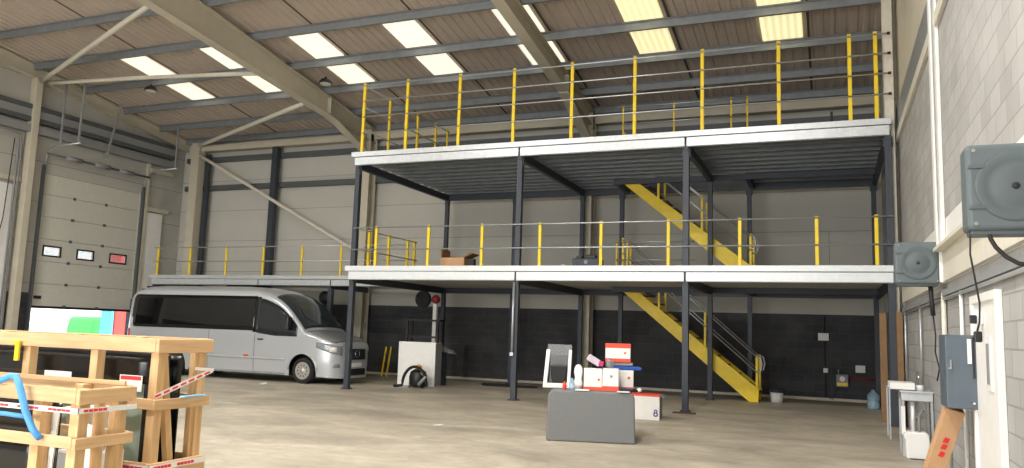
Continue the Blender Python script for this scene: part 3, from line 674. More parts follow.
# ------------------------------------------------------------------ timber crates with screens
def crate(name, lab, x1, y0, y1, zt, zm, zl, L, posts, sideposts, tape_z, hr=.09):
    x0 = x1-L; t = thing(name, lab, 'crate', ((x0+x1)/2, (y0+y1)/2, 0)); T = .028
    def rail(xa, xb, ya, yb, z0, z1, m='wood'): MB().box(xa, xb, ya, yb, z0, z1).build('rail', m, t, bevel=.004)
    for z0, h in ((zt-hr, hr), (zm-hr*.75, hr*.75), (zl-hr, hr), (.04, hr)):
        if z0 < 0: continue
        rail(x0, x1, y0-T, y0, z0, z0+h); rail(x0, x1, y1, y1+T, z0, z0+h)
        rail(x1+.002, x1+T+.002, y0-T, y1+T, z0-.004, z0+h-.004); rail(x0-T-.002, x0-.002, y0-T, y1+T, z0, z0+h)
    for x in posts:
        for y in (y0+.035, y1-.035): MB().box(x-.034, x+.034, y-.032, y+.032, .04, zt-.004).build('post', 'woodv', t, bevel=.004)
    for (ya, za, yb, zb, w_) in sideposts:
        MB().bar((x1-.035, ya, za), (x1-.035, yb, zb), w_, .045, up=(1, 0, 0)).build('side_post', 'woodv', t, bevel=.003)
    for y in (y0+.03, (y0+y1)/2, y1-.03): MB().box(x0, x1, y-.045, y+.045, 0, .04).build('base_slat', 'wood', t)
    for z, h in tape_z:
        q = MB(); e = .006
        q.box(x0, x1+T+.01, y0-T-.008, y0-T-.004, z-h/2, z+h/2).box(x1+T+.006, x1+T+.010, y0-T-.008, y1+T, z-h/2, z+h/2)
        tp = q.build('warning_tape', 'white', t)
        d = MB(); x = x1-.02
        while x > x0+.1:
            for k in range(5): d.box(x-.028-k*.034, x-k*.034, y0-T-.011, y0-T-.008, z-h*.22, z+h*.22)
            x -= .24
        y = y0
        while y < y1-.12:
            for k in range(5): d.box(x1+T+.010, x1+T+.013, y+k*.03, y+k*.03+.024, z-h*.24, z+h*.24)
            y += .2
        d.build('red_print', 'red', tp)['kind'] = 'stuff'
    return t
# rear crate
A = crate('timber_crate', 'taller pale timber crate behind, holding upright vehicle screens', -4.03, 3.91, 4.34, 1.475, 1.09, .69, 2.6,
          (-4.06, -4.6, -5.25, -6.0, -6.6), ((3.98, 1.38, 4.2, .05, .05), (4.28, 1.39, 4.28, .05, .07)), ((.66, .036),))
tp = MB().bar((-3.99, 3.88, 1.11), (-3.985, 4.36, 1.26), .004, .03, up=(0, 0, 1)).bar((-3.99, 4.2, 1.275), (-3.985, 4.37, 1.262), .004, .02).build('slanting_tape', 'white', A)
d = MB()
for k in range(7):
    a = Vector((-3.983, 3.86, 1.107)).lerp(Vector((-3.978, 4.34, 1.254)), k/7+.02); c = Vector((-3.983, 3.86, 1.107)).lerp(Vector((-3.978, 4.34, 1.254)), k/7+.11)
    d.bar(a, c, .004, .012)
d.build('red_print', 'red', tp)['kind'] = 'stuff'
# front crate
B = crate('timber_crate', 'lower pale timber crate in front, nearest the camera, with striped tape', -3.74, 3.12, 3.44, 1.215, .96, .55, 1.9,
          (-3.775, -4.06, -4.9, -5.5), ((3.28, 1.15, 3.30, .05, .045), (3.40, 1.15, 3.39, .05, .06)), ((1.10, .028),), hr=.08)
MB().box(-5.6, -3.76, 3.42, 3.435, 1.216, 1.24).build('top_lath', 'wood', B)
def screen(lab, x0, x1, y, z0, z1, bow, border=.06, gm='screen', lean=0, band=None):
    t = thing('vehicle_screen', lab, 'glass', ((x0+x1)/2, y, z0))
    def pt(u, v, dy=0):
        x = lerp(x0, x1, u); return (x, y+bow*(1-(2*u-1)**2)+lean*(v)+dy, lerp(z0, z1, v))
    bu, bv = border/(x1-x0), border/(z1-z0); bt = 1-(band or border)/(z1-z0)
    def pane(name, m, u0, u1, v0, v1): panel(name, m, lambda a, c: pt(lerp(u0, u1, a), lerp(v0, v1, c)), 16, 4, parent=t, th=.006)
    pane('glass_pane', gm, bu, 1-bu, bv, bt)
    pane('black_border', 'frit', 0, 1, 0, bv); pane('black_border', 'frit', 0, 1, bt, 1)
    pane('black_border', 'frit', 0, bu, bv, bt); pane('black_border', 'frit', 1-bu, 1, bv, bt)
    return t
screen('green-tinted vehicle screen with black border, nearest in the taller crate', -6.0, -4.18, 3.99, .05, 1.34, .05, .03, band=.17)
screen('second dark-bordered vehicle screen standing in the taller crate', -6.1, -4.12, 4.10, .05, 1.37, .05, .10, 'tealg')
screen('black-edged rear screen at the back of the taller crate', -6.2, -4.1, 4.19, .05, 1.36, .04, .22, 'tealg')
screen('dark screen with wide black border inside the lower crate', -5.55, -3.98, 3.21, .3, 1.12, .03, .2, 'frit')
tag(MB().box(-5.12, -4.86, 3.965, 3.97, 1.08, 1.22).build('paper_sheet', 'white'), 'white paper sheet stuck on the screens in the taller crate', 'paper')
tag(MB().box(-4.40, -4.22, 3.965, 3.968, 1.195, 1.22, 'red').box(-4.41, -4.21, 3.968, 3.972, 1.12, 1.225, 'white').build('sticker'), 'white sticker with a dark red bar on a screen in the taller crate', 'sticker')
# packaging in the front crate
t = tag(MB().prism([(-4.22, .35), (-4.02, .35), (-3.98, 1.08), (-4.12, 1.10)], 'y', 3.195, 3.205).build('packing_sheet', 'poly'), 'white slanting packing sheet in the lower crate', 'packaging')
tag(MB().prism([(-4.0, .55), (-3.82, .5), (-3.80, .98), (-3.98, 1.0)], 'y', 3.30, 3.36).build('packing_block', 'poly', bevel=.01), 'white polystyrene block leaning in the lower crate behind the dark screen', 'packaging')
bk = thing('bucket', 'white plastic bucket between the two timber crates', 'bucket', (-4.3, 3.67, .7))
MB().lathe((-4.3, 3.67, .78), [(.10, 0), (.135, .24), (.145, .24), (.145, .26), (.13, .26), (.125, .22), (.09, .02), (.0001, .02)], n=28).build('body', 'whitep', bk)
tag(MB().box(-4.45, -4.15, 3.52, 3.82, 0, .779).build('packing_carton', 'white', bevel=.005), 'white carton between the crates carrying the white bucket', 'carton')
# blue ratchet strap and yellow clamp
tag(MB().tube([(-4.720, 3.065, 1.18), (-4.320, 3.05, 1.22), (-4.180, 3.04, 1.265), (-4.140, 3.04, 1.262), (-4.105, 3.045, 1.2), (-4.060, 3.055, 1.08), (-4.005, 3.065, .99), (-3.950, 3.07, .945)], .018, n=10).build('blue_strap', 'strap'), 'bright blue strap hanging over the front of the lower crate', 'strap')
tag(MB().tube([(-4.720, 3.068, 1.05), (-4.220, 3.068, 1.055), (-4.070, 3.068, 1.05)], .013, n=8).build('blue_strap', 'strap'), 'thin level blue strap across the lower crate', 'strap')
tag(MB().box(-5.3, -5.26, 3.855, 3.875, 1.28, 1.42).box(-5.32, -5.26, 3.85, 3.86, 1.395, 1.42).build('yellow_clamp', 'yellow', bevel=.005), 'yellow clamp strip on the taller crate at the left frame edge', 'clamp')
tag(MB().prism([(4.1, 1.086), (4.3, 1.088), (4.31, 1.10), (4.12, 1.10)], 'x', -4.02, -3.98).build('blue_film', 'palefilm', bevel=.004), 'pale blue plastic film lying on the middle rail of the taller crate', 'film')

# ------------------------------------------------------------------ grey covered bench with cartons
TH = math.radians(16.1)
def loc(u, v, z=0):
    return (-3.3+u*cos(TH)-v*sin(TH), 11.42+u*sin(TH)+v*cos(TH), z)
def lthing(name, lab, cat, u, v, z, rot=0, group=None):
    t = thing(name, lab, cat, loc(u, v, z), group); t.rotation_euler.z = TH+rot; return t
O = (0, 0, 0)
t = lthing('moulded_bench', 'large grey moulded box with rounded top corners standing on the floor', 'box', 0, 0, 0)
pr = []
hw, h, r = .64, .745, .1
pr = [(-hw-.015, 0), (hw+.015, 0)]+[(hw-r+r*cos(a*pi/12), h-r+r*sin(a*pi/12)) for a in range(7)]+[(-hw+r-r*cos(pi/2-a*pi/12), h-r+r*sin(pi/2-a*pi/12)) for a in range(7)]
MB().prism(pr, 'y', 0, .85).build('shell', 'felt', t, loc=O, bevel=.03, seg=3)
t = lthing('display_frame', 'white open frame with clear top and black tub inside, left end of the grey box', 'frame', -.50, .36, .75, 0)
b = MB().bar((-.21, 0, .04), (-.17, .05, .58), .06, .06).bar((.15, 0, .04), (.17, .05, .58), .05, .05).bar((-.24, 0, .035), (.24, 0, .035), .09, .07)
b.build('frame', 'whitep', t, loc=O, bevel=.012)
MB().prism([(-.19, .5), (.19, .5), (.19, .66), (-.18, .66)], 'y', .03, .06).build('clear_panel', 'clear', t, loc=O)
MB().prism([(-.16, .06), (.14, .06), (.14, .5), (-.15, .5)], 'y', .28, .285).build('rear_sheet', 'clear', t, loc=O)
MB().prism([(-.11, .075), (.09, .075), (.12, .33), (-.14, .33)], 'y', .1, .26).build('tub', 'black', t, loc=O, bevel=.01)
t = lthing('foam_roll', 'white crumpled foam roll standing between the frame and the cartons', 'roll', -.2, .3, .75)
MB().lathe((0, 0, 0), [(.05, 0), (.07, .08), (.05, .17), (.065, .24), (.06, .32), (.03, .36), (.0001, .37)], n=12).build('roll', 'poly', t, loc=O)
def carton(name, lab, u, v, z, w, d, h_, rot=0, m='white', stripe=None, top=None, logo=None, sidem=None, group=None):
    t = lthing(name, lab, 'carton', u, v, z, rot, group)
    b = MB(); b.box(-w/2, w/2, -d/2, d/2, 0, h_); o = b.build('box', m, t, loc=O, bevel=.006)
    if sidem: MB().box(w/2-.001, w/2+.003, -d/2+.01, d/2-.01, .01, h_-.01).build('side_panel', sidem, t, loc=O)
    for s_, z0, z1 in (stripe or []): MB().box(-w/2-.003, w/2+.003, -d/2-.003, d/2+.003, z0, z1).build('printed_band', s_, t, loc=O)
    if logo: MB().lathe((w*logo[1], -d/2-.001, h_*logo[2]), [(logo[3], 0), (logo[3], .003)], 'y', n=12).build('printed_mark', logo[0], t, loc=O)
    return t
carton('parts_carton', 'white carton with red base stripe, left of the pair on the grey box', .02, .30, .75, .27, .30, .32, .0, stripe=[('redorange', .0, .05)], logo=('redorange', .33, .5, .018))
carton('parts_carton', 'greyish-white carton with red base stripe, right of the pair on the grey box', .29, .26, .75, .24, .26, .33, -.06, stripe=[('redorange', .0, .07)], logo=('greyc', .05, .65, .022))
c3 = carton('parts_carton', 'white carton under the blue lid on the grey box', .50, .60, .75, .28, .28, .30, 0, logo=('redorange', .25, .62, .022), stripe=[('magenta', .02, .045)])
t = lthing('blue_lid', 'blue plastic lid lying on the white carton', 'tray', .52, .62, 1.052)
MB().prism([(-.2, .01), (.22, 0), (.25, .03), (.22, .05), (-.22, .06), (-.25, .045)], 'y', -.16, .16).build('lid', 'blue', t, loc=O, bevel=.006)  # flat blue lid resting on the carton
t = lthing('grey_case', 'grey flat case between the blue lid and the red and white carton', 'case', .46, .62, 1.115)
MB().box(-.14, .17, -.12, .12, 0, .05).build('case', 'greyc', t, loc=O, bevel=.01)
carton('parts_carton', 'white carton banded red top and bottom, highest of the stack', .40, .62, 1.168, .38, .26, .28, 0, stripe=[('redorange', 0, .055), ('redorange', .215, .283)], logo=('redorange', .28, .5, .018))
t = lthing('leaning_pack', 'slim pack with magenta end leaning on the cartons', 'pack', .0, .28, 1.073, .1)
MB().bar((-.06, 0, .17), (.12, 0, .065), .12, .1).build('pack', 'lilac', t, loc=O, bevel=.01)
MB().bar((.1, -.002, .085), (.17, -.002, .06), .124, .08).build('pack_end', 'magenta', t, loc=O, bevel=.01)
t = lthing('clear_bag', 'crumpled clear plastic bag beside the magenta pack', 'bag', .27, .3, 1.085)
MB().lathe((0, 0, 0), [(.05, 0), (.07, .04), (.06, .1), (.03, .13), (.0001, .15)], n=9).build('bag', 'clear', t, loc=O)
t = lthing('flat_tray', 'flat white tray on the edge of the grey box', 'tray', -.13, .04, .747)
MB().box(-.11, .1, -.05, .05, 0, .02).build('tray', 'whitep', t, loc=O, bevel=.004)
t = lthing('spray_can', 'small red can with an orange cap on the grey box', 'can', -.40, .12, .747)
MB().lathe((0, 0, 0), [(.03, 0), (.032, .01), (.032, .07), (.02, .08)], n=14).build('can', 'red', t, loc=O)
MB().lathe((0, 0, .075), [(.022, 0), (.022, .035), (.01, .04)], n=14).build('cap', 'orange', t, loc=O)
t = lthing('glove_pack', 'pale blue crumpled pack behind the small red can', 'pack', -.29, .09, .747)
MB().lathe((0, 0, 0), [(.035, 0), (.045, .06), (.035, .13), (.02, .17), (.0001, .18)], n=8).build('pack', 'water', t, loc=O)
t = lthing('power_tool', 'black hand tool with a white end at the right end of the grey box', 'tool', .58, .03, .745)
MB().tube([(-.16, 0, .05), (.02, 0, .03), (.1, .02, .03)], .025, n=10).build('body', 'black', t, loc=O)
MB().tube([(.1, .02, .03), (.15, .03, .05)], .028, n=10).build('white_end', 'whitep', t, loc=O)
MB().bar((-.2, -.03, .01), (-.02, -.05, .012), .05, .015).build('handle', 'whitep', t, loc=O)
# floor carton
t = thing('floor_carton', 'open white carton with red flaps on the floor right of the grey box', 'carton', (-3.24, 15.3, 0)); t.rotation_euler.z = math.radians(4)
MB().box(-.36, .20, -.2, .2, 0, .47).build('box', 'white', t, loc=O, bevel=.006)
MB().box(-.36, .20, -.205, .205, .44, .475).build('red_band', 'redorange', t, loc=O)
MB().prism([(.20, .47), (.203, .47), (.29, .42), (.285, .41)], 'y', -.19, .19).build('flap', 'greyc', t, loc=O)
MB().box(.2, .206, -.19, .19, .02, .42).build('grey_side', 'greyc', t, loc=O)
b = MB()
b.lathe((.13, -.201, .11), [(.045, 0), (.045, .004)], 'y', n=16, m='purple').lathe((.13, -.204, .165), [(.035, 0), (.035, .004)], 'y', n=16, m='purple')
b.lathe((.13, -.206, .11), [(.02, 0), (.02, .004)], 'y', n=12, m='white').lathe((.13, -.209, .165), [(.014, 0), (.014, .004)], 'y', n=12, m='white')
b.build('printed_mark', 'purple', t, loc=O)

# ------------------------------------------------------------------ under the mezzanine, left
t = thing('metal_cabinet', 'pale grey-white cabinet standing by the rear mezzanine column', 'cabinet', (-10.6, 19.7, 0))
MB().box(-11.2, -10.05, 19.4, 19.8, 0, 1.2).build('body', 'white', t, bevel=.01)
MB().box(-10.05, -10.045, 19.42, 19.78, .02, 1.18).build('side_panel', 'greyc', t)
MB().box(-11.12, -10.12, 19.39, 19.4, .06, 1.14).build('door_panel', 'white', t, bevel=.004)
t = thing('steel_trestle', 'black open steel frame standing on the pale cabinet', 'frame', (-10.5, 19.7, 1.2))
for x in (-11.0, -10.05):
    for y in (19.47, 19.74): MB().box(x-.035, x+.035, y-.03, y+.03, 1.2, 1.78).build('leg', 'black', t)
MB().box(-11.1, -9.97, 19.42, 19.79, 1.78, 1.83).build('top', 'black', t)
MB().box(-11.0, -10.05, 19.47, 19.53, 1.32, 1.37).build('crossbar', 'black', t)
t = thing('reel_stand', 'pale post with black reel and red drum behind the cabinet', 'reel', (-10.55, 20.25, 0))
MB().box(-10.6, -10.49, 20.2, 20.3, 0, 2.3).build('post', 'white', t)
MB().lathe((-10.93, 20.2, 2.42), [(.02, -.05), (.2, -.06), (.24, -.05), (.24, -.03), (.16, -.02), (.16, .02), (.24, .03), (.24, .05), (.2, .06), (.1, .03), (.02, .03)], 'y', n=28).build('hose_reel', 'black_rubber', t)
MB().lathe((-10.52, 20.2, 2.42), [(.02, -.08), (.1, -.1), (.13, 0), (.09, .1), (.02, .12)], 'y', n=20).build('drum', 'maroon', t)
MB().bar((-10.93, 20.25, 2.42), (-10.52, 20.25, 2.36), .04, .04).build('arm', 'black', t)
t = thing('hopper_tray', 'small pale grey tray on the column right of the cabinet', 'tray', (-10.1, 20.3, 1.0))
MB().box(-10.3, -10.15, 20.2, 20.33, 0, .95).build('stand', 'dark', t)
MB().prism([(-10.3, .95), (-9.85, .88), (-9.98, 1.0), (-10.3, 1.12)], 'y', 20.15, 20.35).build('tray', 'clear', t, bevel=.01)
t = thing('wet_vacuum', 'black workshop vacuum with orange top and curled hose before the cabinet', 'vacuum cleaner', (-10.25, 18.95, 0))
MB().lathe((-10.3, 18.95, .03), [(.2, 0), (.24, .05), (.24, .28), (.22, .34), (.2, .4), (.1, .46), (.0001, .47)], n=24).build('tank', 'black', t)
MB().lathe((-10.3, 18.95, .5), [(.09, -.03), (.09, .06), (.05, .11), (.0001, .12)], n=16).build('motor_head', 'amber', t)
MB().tube([(-10.3+.36*cos(a*pi/14)+.02, 18.72-.02*a/14, .06+.5*sin(a*pi/14)) for a in range(15)]+[(-10.85, 18.62, .03)], .04, n=10).build('hose', 'black_rubber', t)
MB().tube([(-10.15, 18.7, .09), (-9.95, 18.72, .3), (-10.1, 18.75, .42)], .05, n=10).build('filter_bag', 'greyc', t)
for x, y in ((-10.5, 18.85), (-10.1, 18.85), (-10.3, 19.15)): MB().lathe((x, y, .03), [(.03, -.03), (.03, .02)], n=10).build('castor', 'black', t)
t = thing('step_stool', 'small yellow folding trestle by the back wall, left of the cabinet', 'trestle', (-13.4, 22.3, 0))
for dx in (-.06, .12):
    MB().bar((-13.4+dx, 22.3, 0), (-13.3+dx, 22.35, .95), .05, .03).build('leg', 'yellow', t)
for z in (.2, .45, .7): MB().bar((-13.44+z*.1, 22.32, z), (-13.3+z*.1, 22.32, z), .03, .03).build('rung', 'dark', t)
MB().bar((-13.35, 22.35, .93), (-12.6, 22.35, .93), .03, .04).build('top_bar', 'dark', t); MB().box(-12.64, -12.6, 22.33, 22.37, 0, .93).build('end_leg', 'dark', t)
tag(MB().tube([(-8.9+.5*cos(a*pi/10), 21.2+.22*sin(a*pi/10), .03) for a in range(19)]+[(-7.9, 21.15, .03), (-7.7, 21.2, .03)], .03, n=8).build('hose_coil', 'black_rubber'), 'coiled black hose lying on the floor left of the second front column', 'hose')
t = thing('pedestal_fan', 'round black fan behind the van bonnet under the walkway', 'fan', (-14.9, 21, 0))
MB().tube([(-14.9, 21, 0.03), (-14.9, 21, 2.2)], .025, n=8).build('stand', 'black', t)
MB().lathe((-14.9, 21, 2.45), [(.02, -.06), (.17, -.06), (.21, -.03), (.21, .03), (.17, .06), (.08, .09), (.02, .09)], 'y', n=24).build('fan_head', 'black', t)
MB().lathe((-14.9, 21, 0), [(.22, 0), (.22, .03), (.03, .05)], n=20).build('base', 'black', t)
# ------------------------------------------------------------------ on the decks
t = thing('open_carton', 'open brown cardboard carton on the lower mezzanine floor, left of the second column', 'carton', (-8.85, 17.95, ZL))
MB().box(-9.15, -8.5, 17.75, 18.2, ZL, ZL+.27).build('box', 'card', t)
MB().prism([(-9.15, ZL+.27), (-9.13, ZL+.27), (-9.11, ZL+.46), (-9.16, ZL+.5)], 'y', 17.75, 18.2).build('flap', 'cardd', t)
MB().prism([(-8.5, ZL+.27), (-8.52, ZL+.27), (-8.36, ZL+.4), (-8.28, ZL+.37)], 'y', 17.75, 18.2).build('flap', 'cardd', t)
MB().prism([(-9.1, ZL+.271), (-8.55, ZL+.271), (-8.55, ZL+.30), (-9.1, ZL+.34)], 'y', 18.17, 18.2).build('flap', 'cardd', t)
tag(MB().box(-8.42, -8.26, 17.8, 17.95, ZL, ZL+.24).build('small_box', 'black', bevel=.01), 'small dark box beside the open carton on the lower mezzanine', 'box')
t = thing('grey_machine', 'low dark grey machine on the lower mezzanine, right of the second column', 'machine', (-5.3, 17.9, ZL))
MB().box(-5.66, -5.0, 17.75, 18.15, ZL, ZL+.24).build('body', 'dark', t, bevel=.02)
MB().box(-5.58, -5.45, 17.8, 18.05, ZL+.24, ZL+.30).build('cap', 'black', t, bevel=.01); MB().box(-5.35, -5.12, 17.85, 18.05, ZL+.24, ZL+.33).build('cap', 'black', t, bevel=.02)
MB().lathe((-5.32, 17.745, ZL+.15), [(.05, 0), (.05, .01)], 'y', n=16).build('dial', 'greyc', t)
tag(MB().lathe((-5.9, 17.8, ZL), [(.07, 0), (.08, .05), (.06, .08), (.0001, .1)], n=12).build('white_tub', 'poly'), 'small white tub on the lower mezzanine left of the grey machine', 'tub')
t = thing('folded_chair', 'dark folded chair standing at the back right of the upper mezzanine', 'chair', (.15, 20.5, ZU))
MB().box(.08, .14, 20.45, 20.5, ZU, ZU+1.15).build('upright', 'black', t); MB().box(.02, .3, 20.4, 20.6, ZU+.72, ZU+.78).build('armrest', 'black', t)
MB().box(.08, .4, 20.4, 20.7, ZU+.45, ZU+.52).build('seat', 'black', t, bevel=.01); MB().box(.34, .4, 20.45, 20.5, ZU, ZU+.72).build('leg', 'black', t)
# bucket by stairs
t = thing('paint_bucket', 'white bucket with dark rim on the floor right of the stairs', 'bucket', (-1.3, 21.5, 0))
MB().lathe((-1.3, 21.5, 0), [(.14, 0), (.17, .3)], n=24).build('body', 'whitep', t)
MB().lathe((-1.3, 21.5, .3), [(.185, -.05), (.185, .02), (.15, .03), (.0001, .03)], n=24).build('lid', 'dark', t)
# back wall services
def bw(name, lab, cat, x0, x1, z0, z1, d, m): return tag(MB().box(x0, x1, YB-d, YB-.002, z0, z1).build(name, m, bevel=.006), lab, cat)
bw('switch_box', 'white double switch box high on the dark back wall', 'switch', -.32, -.05, 1.6, 1.8, .06, 'white')
bw('junction_box', 'small round-cornered white junction box below the switch box', 'junction box', -.2, -.08, .74, .86, .06, 'white')
bw('wall_socket', 'white wall socket near the far right corner of the back wall', 'socket', .6, .84, .78, .97, .06, 'white')
t = thing('meter_box', 'grey meter with yellow label on the dark back wall', 'meter', (.25, YB-.08, .5))
MB().box(.12, .42, YB-.16, YB-.002, .38, .72).build('case', 'greyc', t, bevel=.02); MB().box(.14, .40, YB-.165, YB-.16, .42, .5).build('label_panel', 'yellow', t)
MB().lathe((.27, YB-.16, .6), [(.07, 0), (.07, .02)], 'y', n=16).build('dial', 'white', t); MB().tube([(.18, YB-.08, .72), (.18, YB-.08, .86)], .02, n=8).build('inlet', 'greyc', t)
MB().tube([(.425, YB-.027, .63), (1.2, YB-.027, .60)], .025, n=8).build('red_pipe', 'maroon', t)
tag(MB().tube([(-.15, YB-.03, 2.28), (-.15, YB-.03, .12), (.02, YB-.03, .03), (.1, YB-.03, .25), (.14, YB-.03, .36)], .015, n=6).build('wall_cable', 'cable'), 'dark cable dropping past the switch box on the back wall', 'cable')
tag(MB().box(XL+1.2, XR-.02, YB-.03, YB-.002, 0, .07).build('baseboard_back', 'creamd'), 'pale kerb line at the foot of the back wall', 'kerb', kind='structure')
t = thing('water_bottle', 'large pale blue water bottle on the floor in the far right corner', 'bottle', (.93, 21.2, 0))
MB().lathe((.93, 21.2, 0), [(.12, 0), (.14, .03), (.14, .15), (.12, .18), (.14, .21), (.14, .33), (.05, .42), (.04, .46), (.0001, .46)], n=20).build('bottle', 'water', t)
for x0, x1, y, lab in ((.93, 1.06, 17.85, 'wide brown timber board leaning upright left of the last front column'), (1.19, 1.3, 17.05, 'narrow brown timber board upright against the right wall')):
    tag(MB().box(x0, x1, y-.03, y+.03, 0, 2.2).build('timber_board', 'ply', bevel=.005), lab, 'board')

# ------------------------------------------------------------------ right wall things
def reel(lab, x0, x1, y, z0, z1, dep=.22):
    t = thing('hose_reel', lab, 'hose reel', ((x0+x1)/2, y, z0)); cx, cz = (x0+x1)/2+.015, (z0+z1)/2
    MB().box(x0, x1, y, y+dep, z0, z1).build('casing', 'greybox', t, bevel=.03, seg=3)
    o = MB().lathe((cx, y, cz), [(.215, -.002), (.213, .004), (.20, .007), (.165, .007), (.155, .003), (.12, .003), (.115, .006), (.03, .006)], 'y', n=40)
    o.build('raised_ring', 'greybox2', t)
    MB().lathe((cx, y, cz), [(.02, .0), (.02, .014), (.01, .018), (.0001, .018)], 'y', n=14).build('hub_bolt', 'black', t)
    for sx in (-1, 1):
        for sz in (-1, 1):
            MB().lathe((cx+sx*.215, y, (z0+z1)/2+sz*.225), [(.012, 0), (.012, .008)], 'y', n=8).build('corner_screw', 'greyc', t)
    for zz in (z0+.14, z1-.14): MB().box(x0+.012, x0+.1, y-.012, y+.01, zz-.012, zz+.012).build('rib', 'greybox2', t, bevel=.004)
    MB().box(x0+.02, x1-.02, y+.03, y+dep-.03, z0-.025, z0+.01).build('bottom_lip', 'greybox2', t, bevel=.01)
    MB().box(x1-.005, XR-.002, y+.06, y+.14, z0+.1, z0+.16).build('wall_bracket', 'galvrail', t); MB().box(x1-.005, XR-.002, y+.06, y+.14, z1-.18, z1-.12).build('wall_bracket', 'galvrail', t)
    return t
r1 = reel('large grey square hose reel with round boss, nearest on the right wall', .78, 1.27, 5.4, 2.29, 2.82)
r2 = reel('smaller-looking grey square hose reel, further down the right wall', .765, 1.265, 11.0, 2.34, 2.87)
MB().tube([(.9, 5.45, 2.29), (.905, 5.44, 2.24), (.93, 5.44, 2.19), (.98, 5.43, 2.13), (1.04, 5.42, 2.09), (1.12, 5.41, 2.075), (1.25, 5.4, 2.1), (1.3, 5.4, 2.2)], .013, n=10).build('hose', 'cable', r1)
pc = [(.80, 5.45, 2.29), (.795, 5.45, 2.15), (.815, 5.45, 2.0), (.835, 5.45, 1.85), (.83, 5.45, 1.74), (.815, 5.45, 1.68)]
MB().tube(pc, .006, n=6).build('cord', 'cable', r1)
MB().box(.797, .84, 5.43, 5.47, 1.62, 1.685).build('plug', 'black', r1, bevel=.008)
MB().tube([(1.17, 11.1, 2.32), (1.18, 11.1, 2.1), (1.19, 11.1, 1.95)], .028, n=10).build('hose', 'cable', r2)
MB().tube([(1.19, 11.1, 1.95), (1.21, 11.1, 1.7), (1.2, 11.1, 1.5), (1.24, 11.1, 1.3), (1.21, 11.1, 1.15)], .009, n=8).build('cord', 'cable', r2)
# enclosure
t = thing('electrical_enclosure', 'blue-grey metal enclosure mounted on the right wall', 'electrical box', (1.2, 9.1, .98))
MB().box(1.05, XR-.003, 8.9, 9.4, .98, 1.7).build('case', 'ebox', t, bevel=.01)
MB().box(1.24, 1.275, 8.885, 8.9, 1.42, 1.66).build('label_strip', 'white', t); MB().box(1.285, 1.30, 8.885, 8.9, 1.28, 1.68).build('black_edge', 'black', t)
MB().box(1.085, 1.10, 8.88, 8.9, 1.38, 1.45).build('latch', 'chrome', t); MB().box(1.07, 1.10, 8.885, 8.9, 1.36, 1.38).build('keyhole', 'chrome', t)
# side door
t = thing('door_2', 'white flush door with frame in the right wall', 'door', (XR, 8.2, 0), kind='structure')
MB().box(XR-.06, XR-.002, 8.94, 9.02, 0, 2.08).box(XR-.06, XR-.002, 7.7, 7.78, 0, 2.08).box(XR-.06, XR-.002, 7.78, 8.94, 2.0, 2.08).build('door_frame', 'white', t, bevel=.006)
MB().box(XR-.035, XR-.002, 7.78, 8.94, 0, 2.0).build('leaf', 'white', t)
MB().box(XR-.05, XR-.033, 8.05, 8.3, 1.2, 1.68).build('vision_panel', 'white', t, bevel=.006); MB().box(XR-.055, XR-.048, 8.12, 8.24, 1.26, 1.62).build('panel_recess', 'greyc', t)
MB().tube([(XR-.09, 8.85, 1.05), (XR-.09, 8.72, 1.05)], .012, n=8).build('handle', 'chrome', t)
t = thing('alarm_sensor', 'small black and white sensor above the vision panel of the white door', 'sensor', (1.28, 8.5, 1.84))
MB().box(1.22, XR-.036, 8.42, 8.48, 1.8, 1.92).build('housing', 'whitep', t, bevel=.006); MB().box(1.20, 1.26, 8.39, 8.42, 1.8, 1.88).build('lens', 'black', t, bevel=.01)
# leaning carton
t = thing('long_carton', 'long brown cardboard carton with red print leaning below the enclosure', 'carton', (1.0, 9.5, 0))
ax0, ax1 = Vector((.90, 9.6, .01)), Vector((1.175, 9.38, .95))
d = (ax1-ax0).normalized(); rt = Vector((1, .0, 0)); rt = (rt-d*rt.dot(d)).normalized(); up = d.cross(rt).normalized()
def obox(c0, c1, w0, w1, h0, h1, m):
    V = [p+rt*a+up*b_ for p in (c0, c1) for a, b_ in ((w0, h0), (w1, h0), (w1, h1), (w0, h1))]
    return MB().add(V, [(3,2,1,0),(4,5,6,7),(0,1,5,4),(1,2,6,5),(2,3,7,6),(3,0,4,7)], m)
sg = 1 if up.y > 0 else -1
obox(ax0, ax1, -.09, .085, -.09, .09, 'card').build('tube', 'card', t, bevel=.004)
obox(ax1-d*.005, ax1+d*.004, -.075, .07, -.075, .075, 'cardd').build('open_end', 'cardd', t)
b = MB(); hh = -.0915*sg
for q in (0.50, .585, .66):
    p0 = ax0+d*(q*.98); V = [p0+rt*a+up*(hh)+d*e for a, e in ((-.03, 0), (.02, .0), (.03, .055), (-.015, .06))]
    b.add(V+[v-up*.003*sg for v in V], [(0,1,2,3),(7,6,5,4),(0,1,5,4),(1,2,6,5),(2,3,7,6),(3,0,4,7)], 'red')
b.build('red_print', 'red', t)
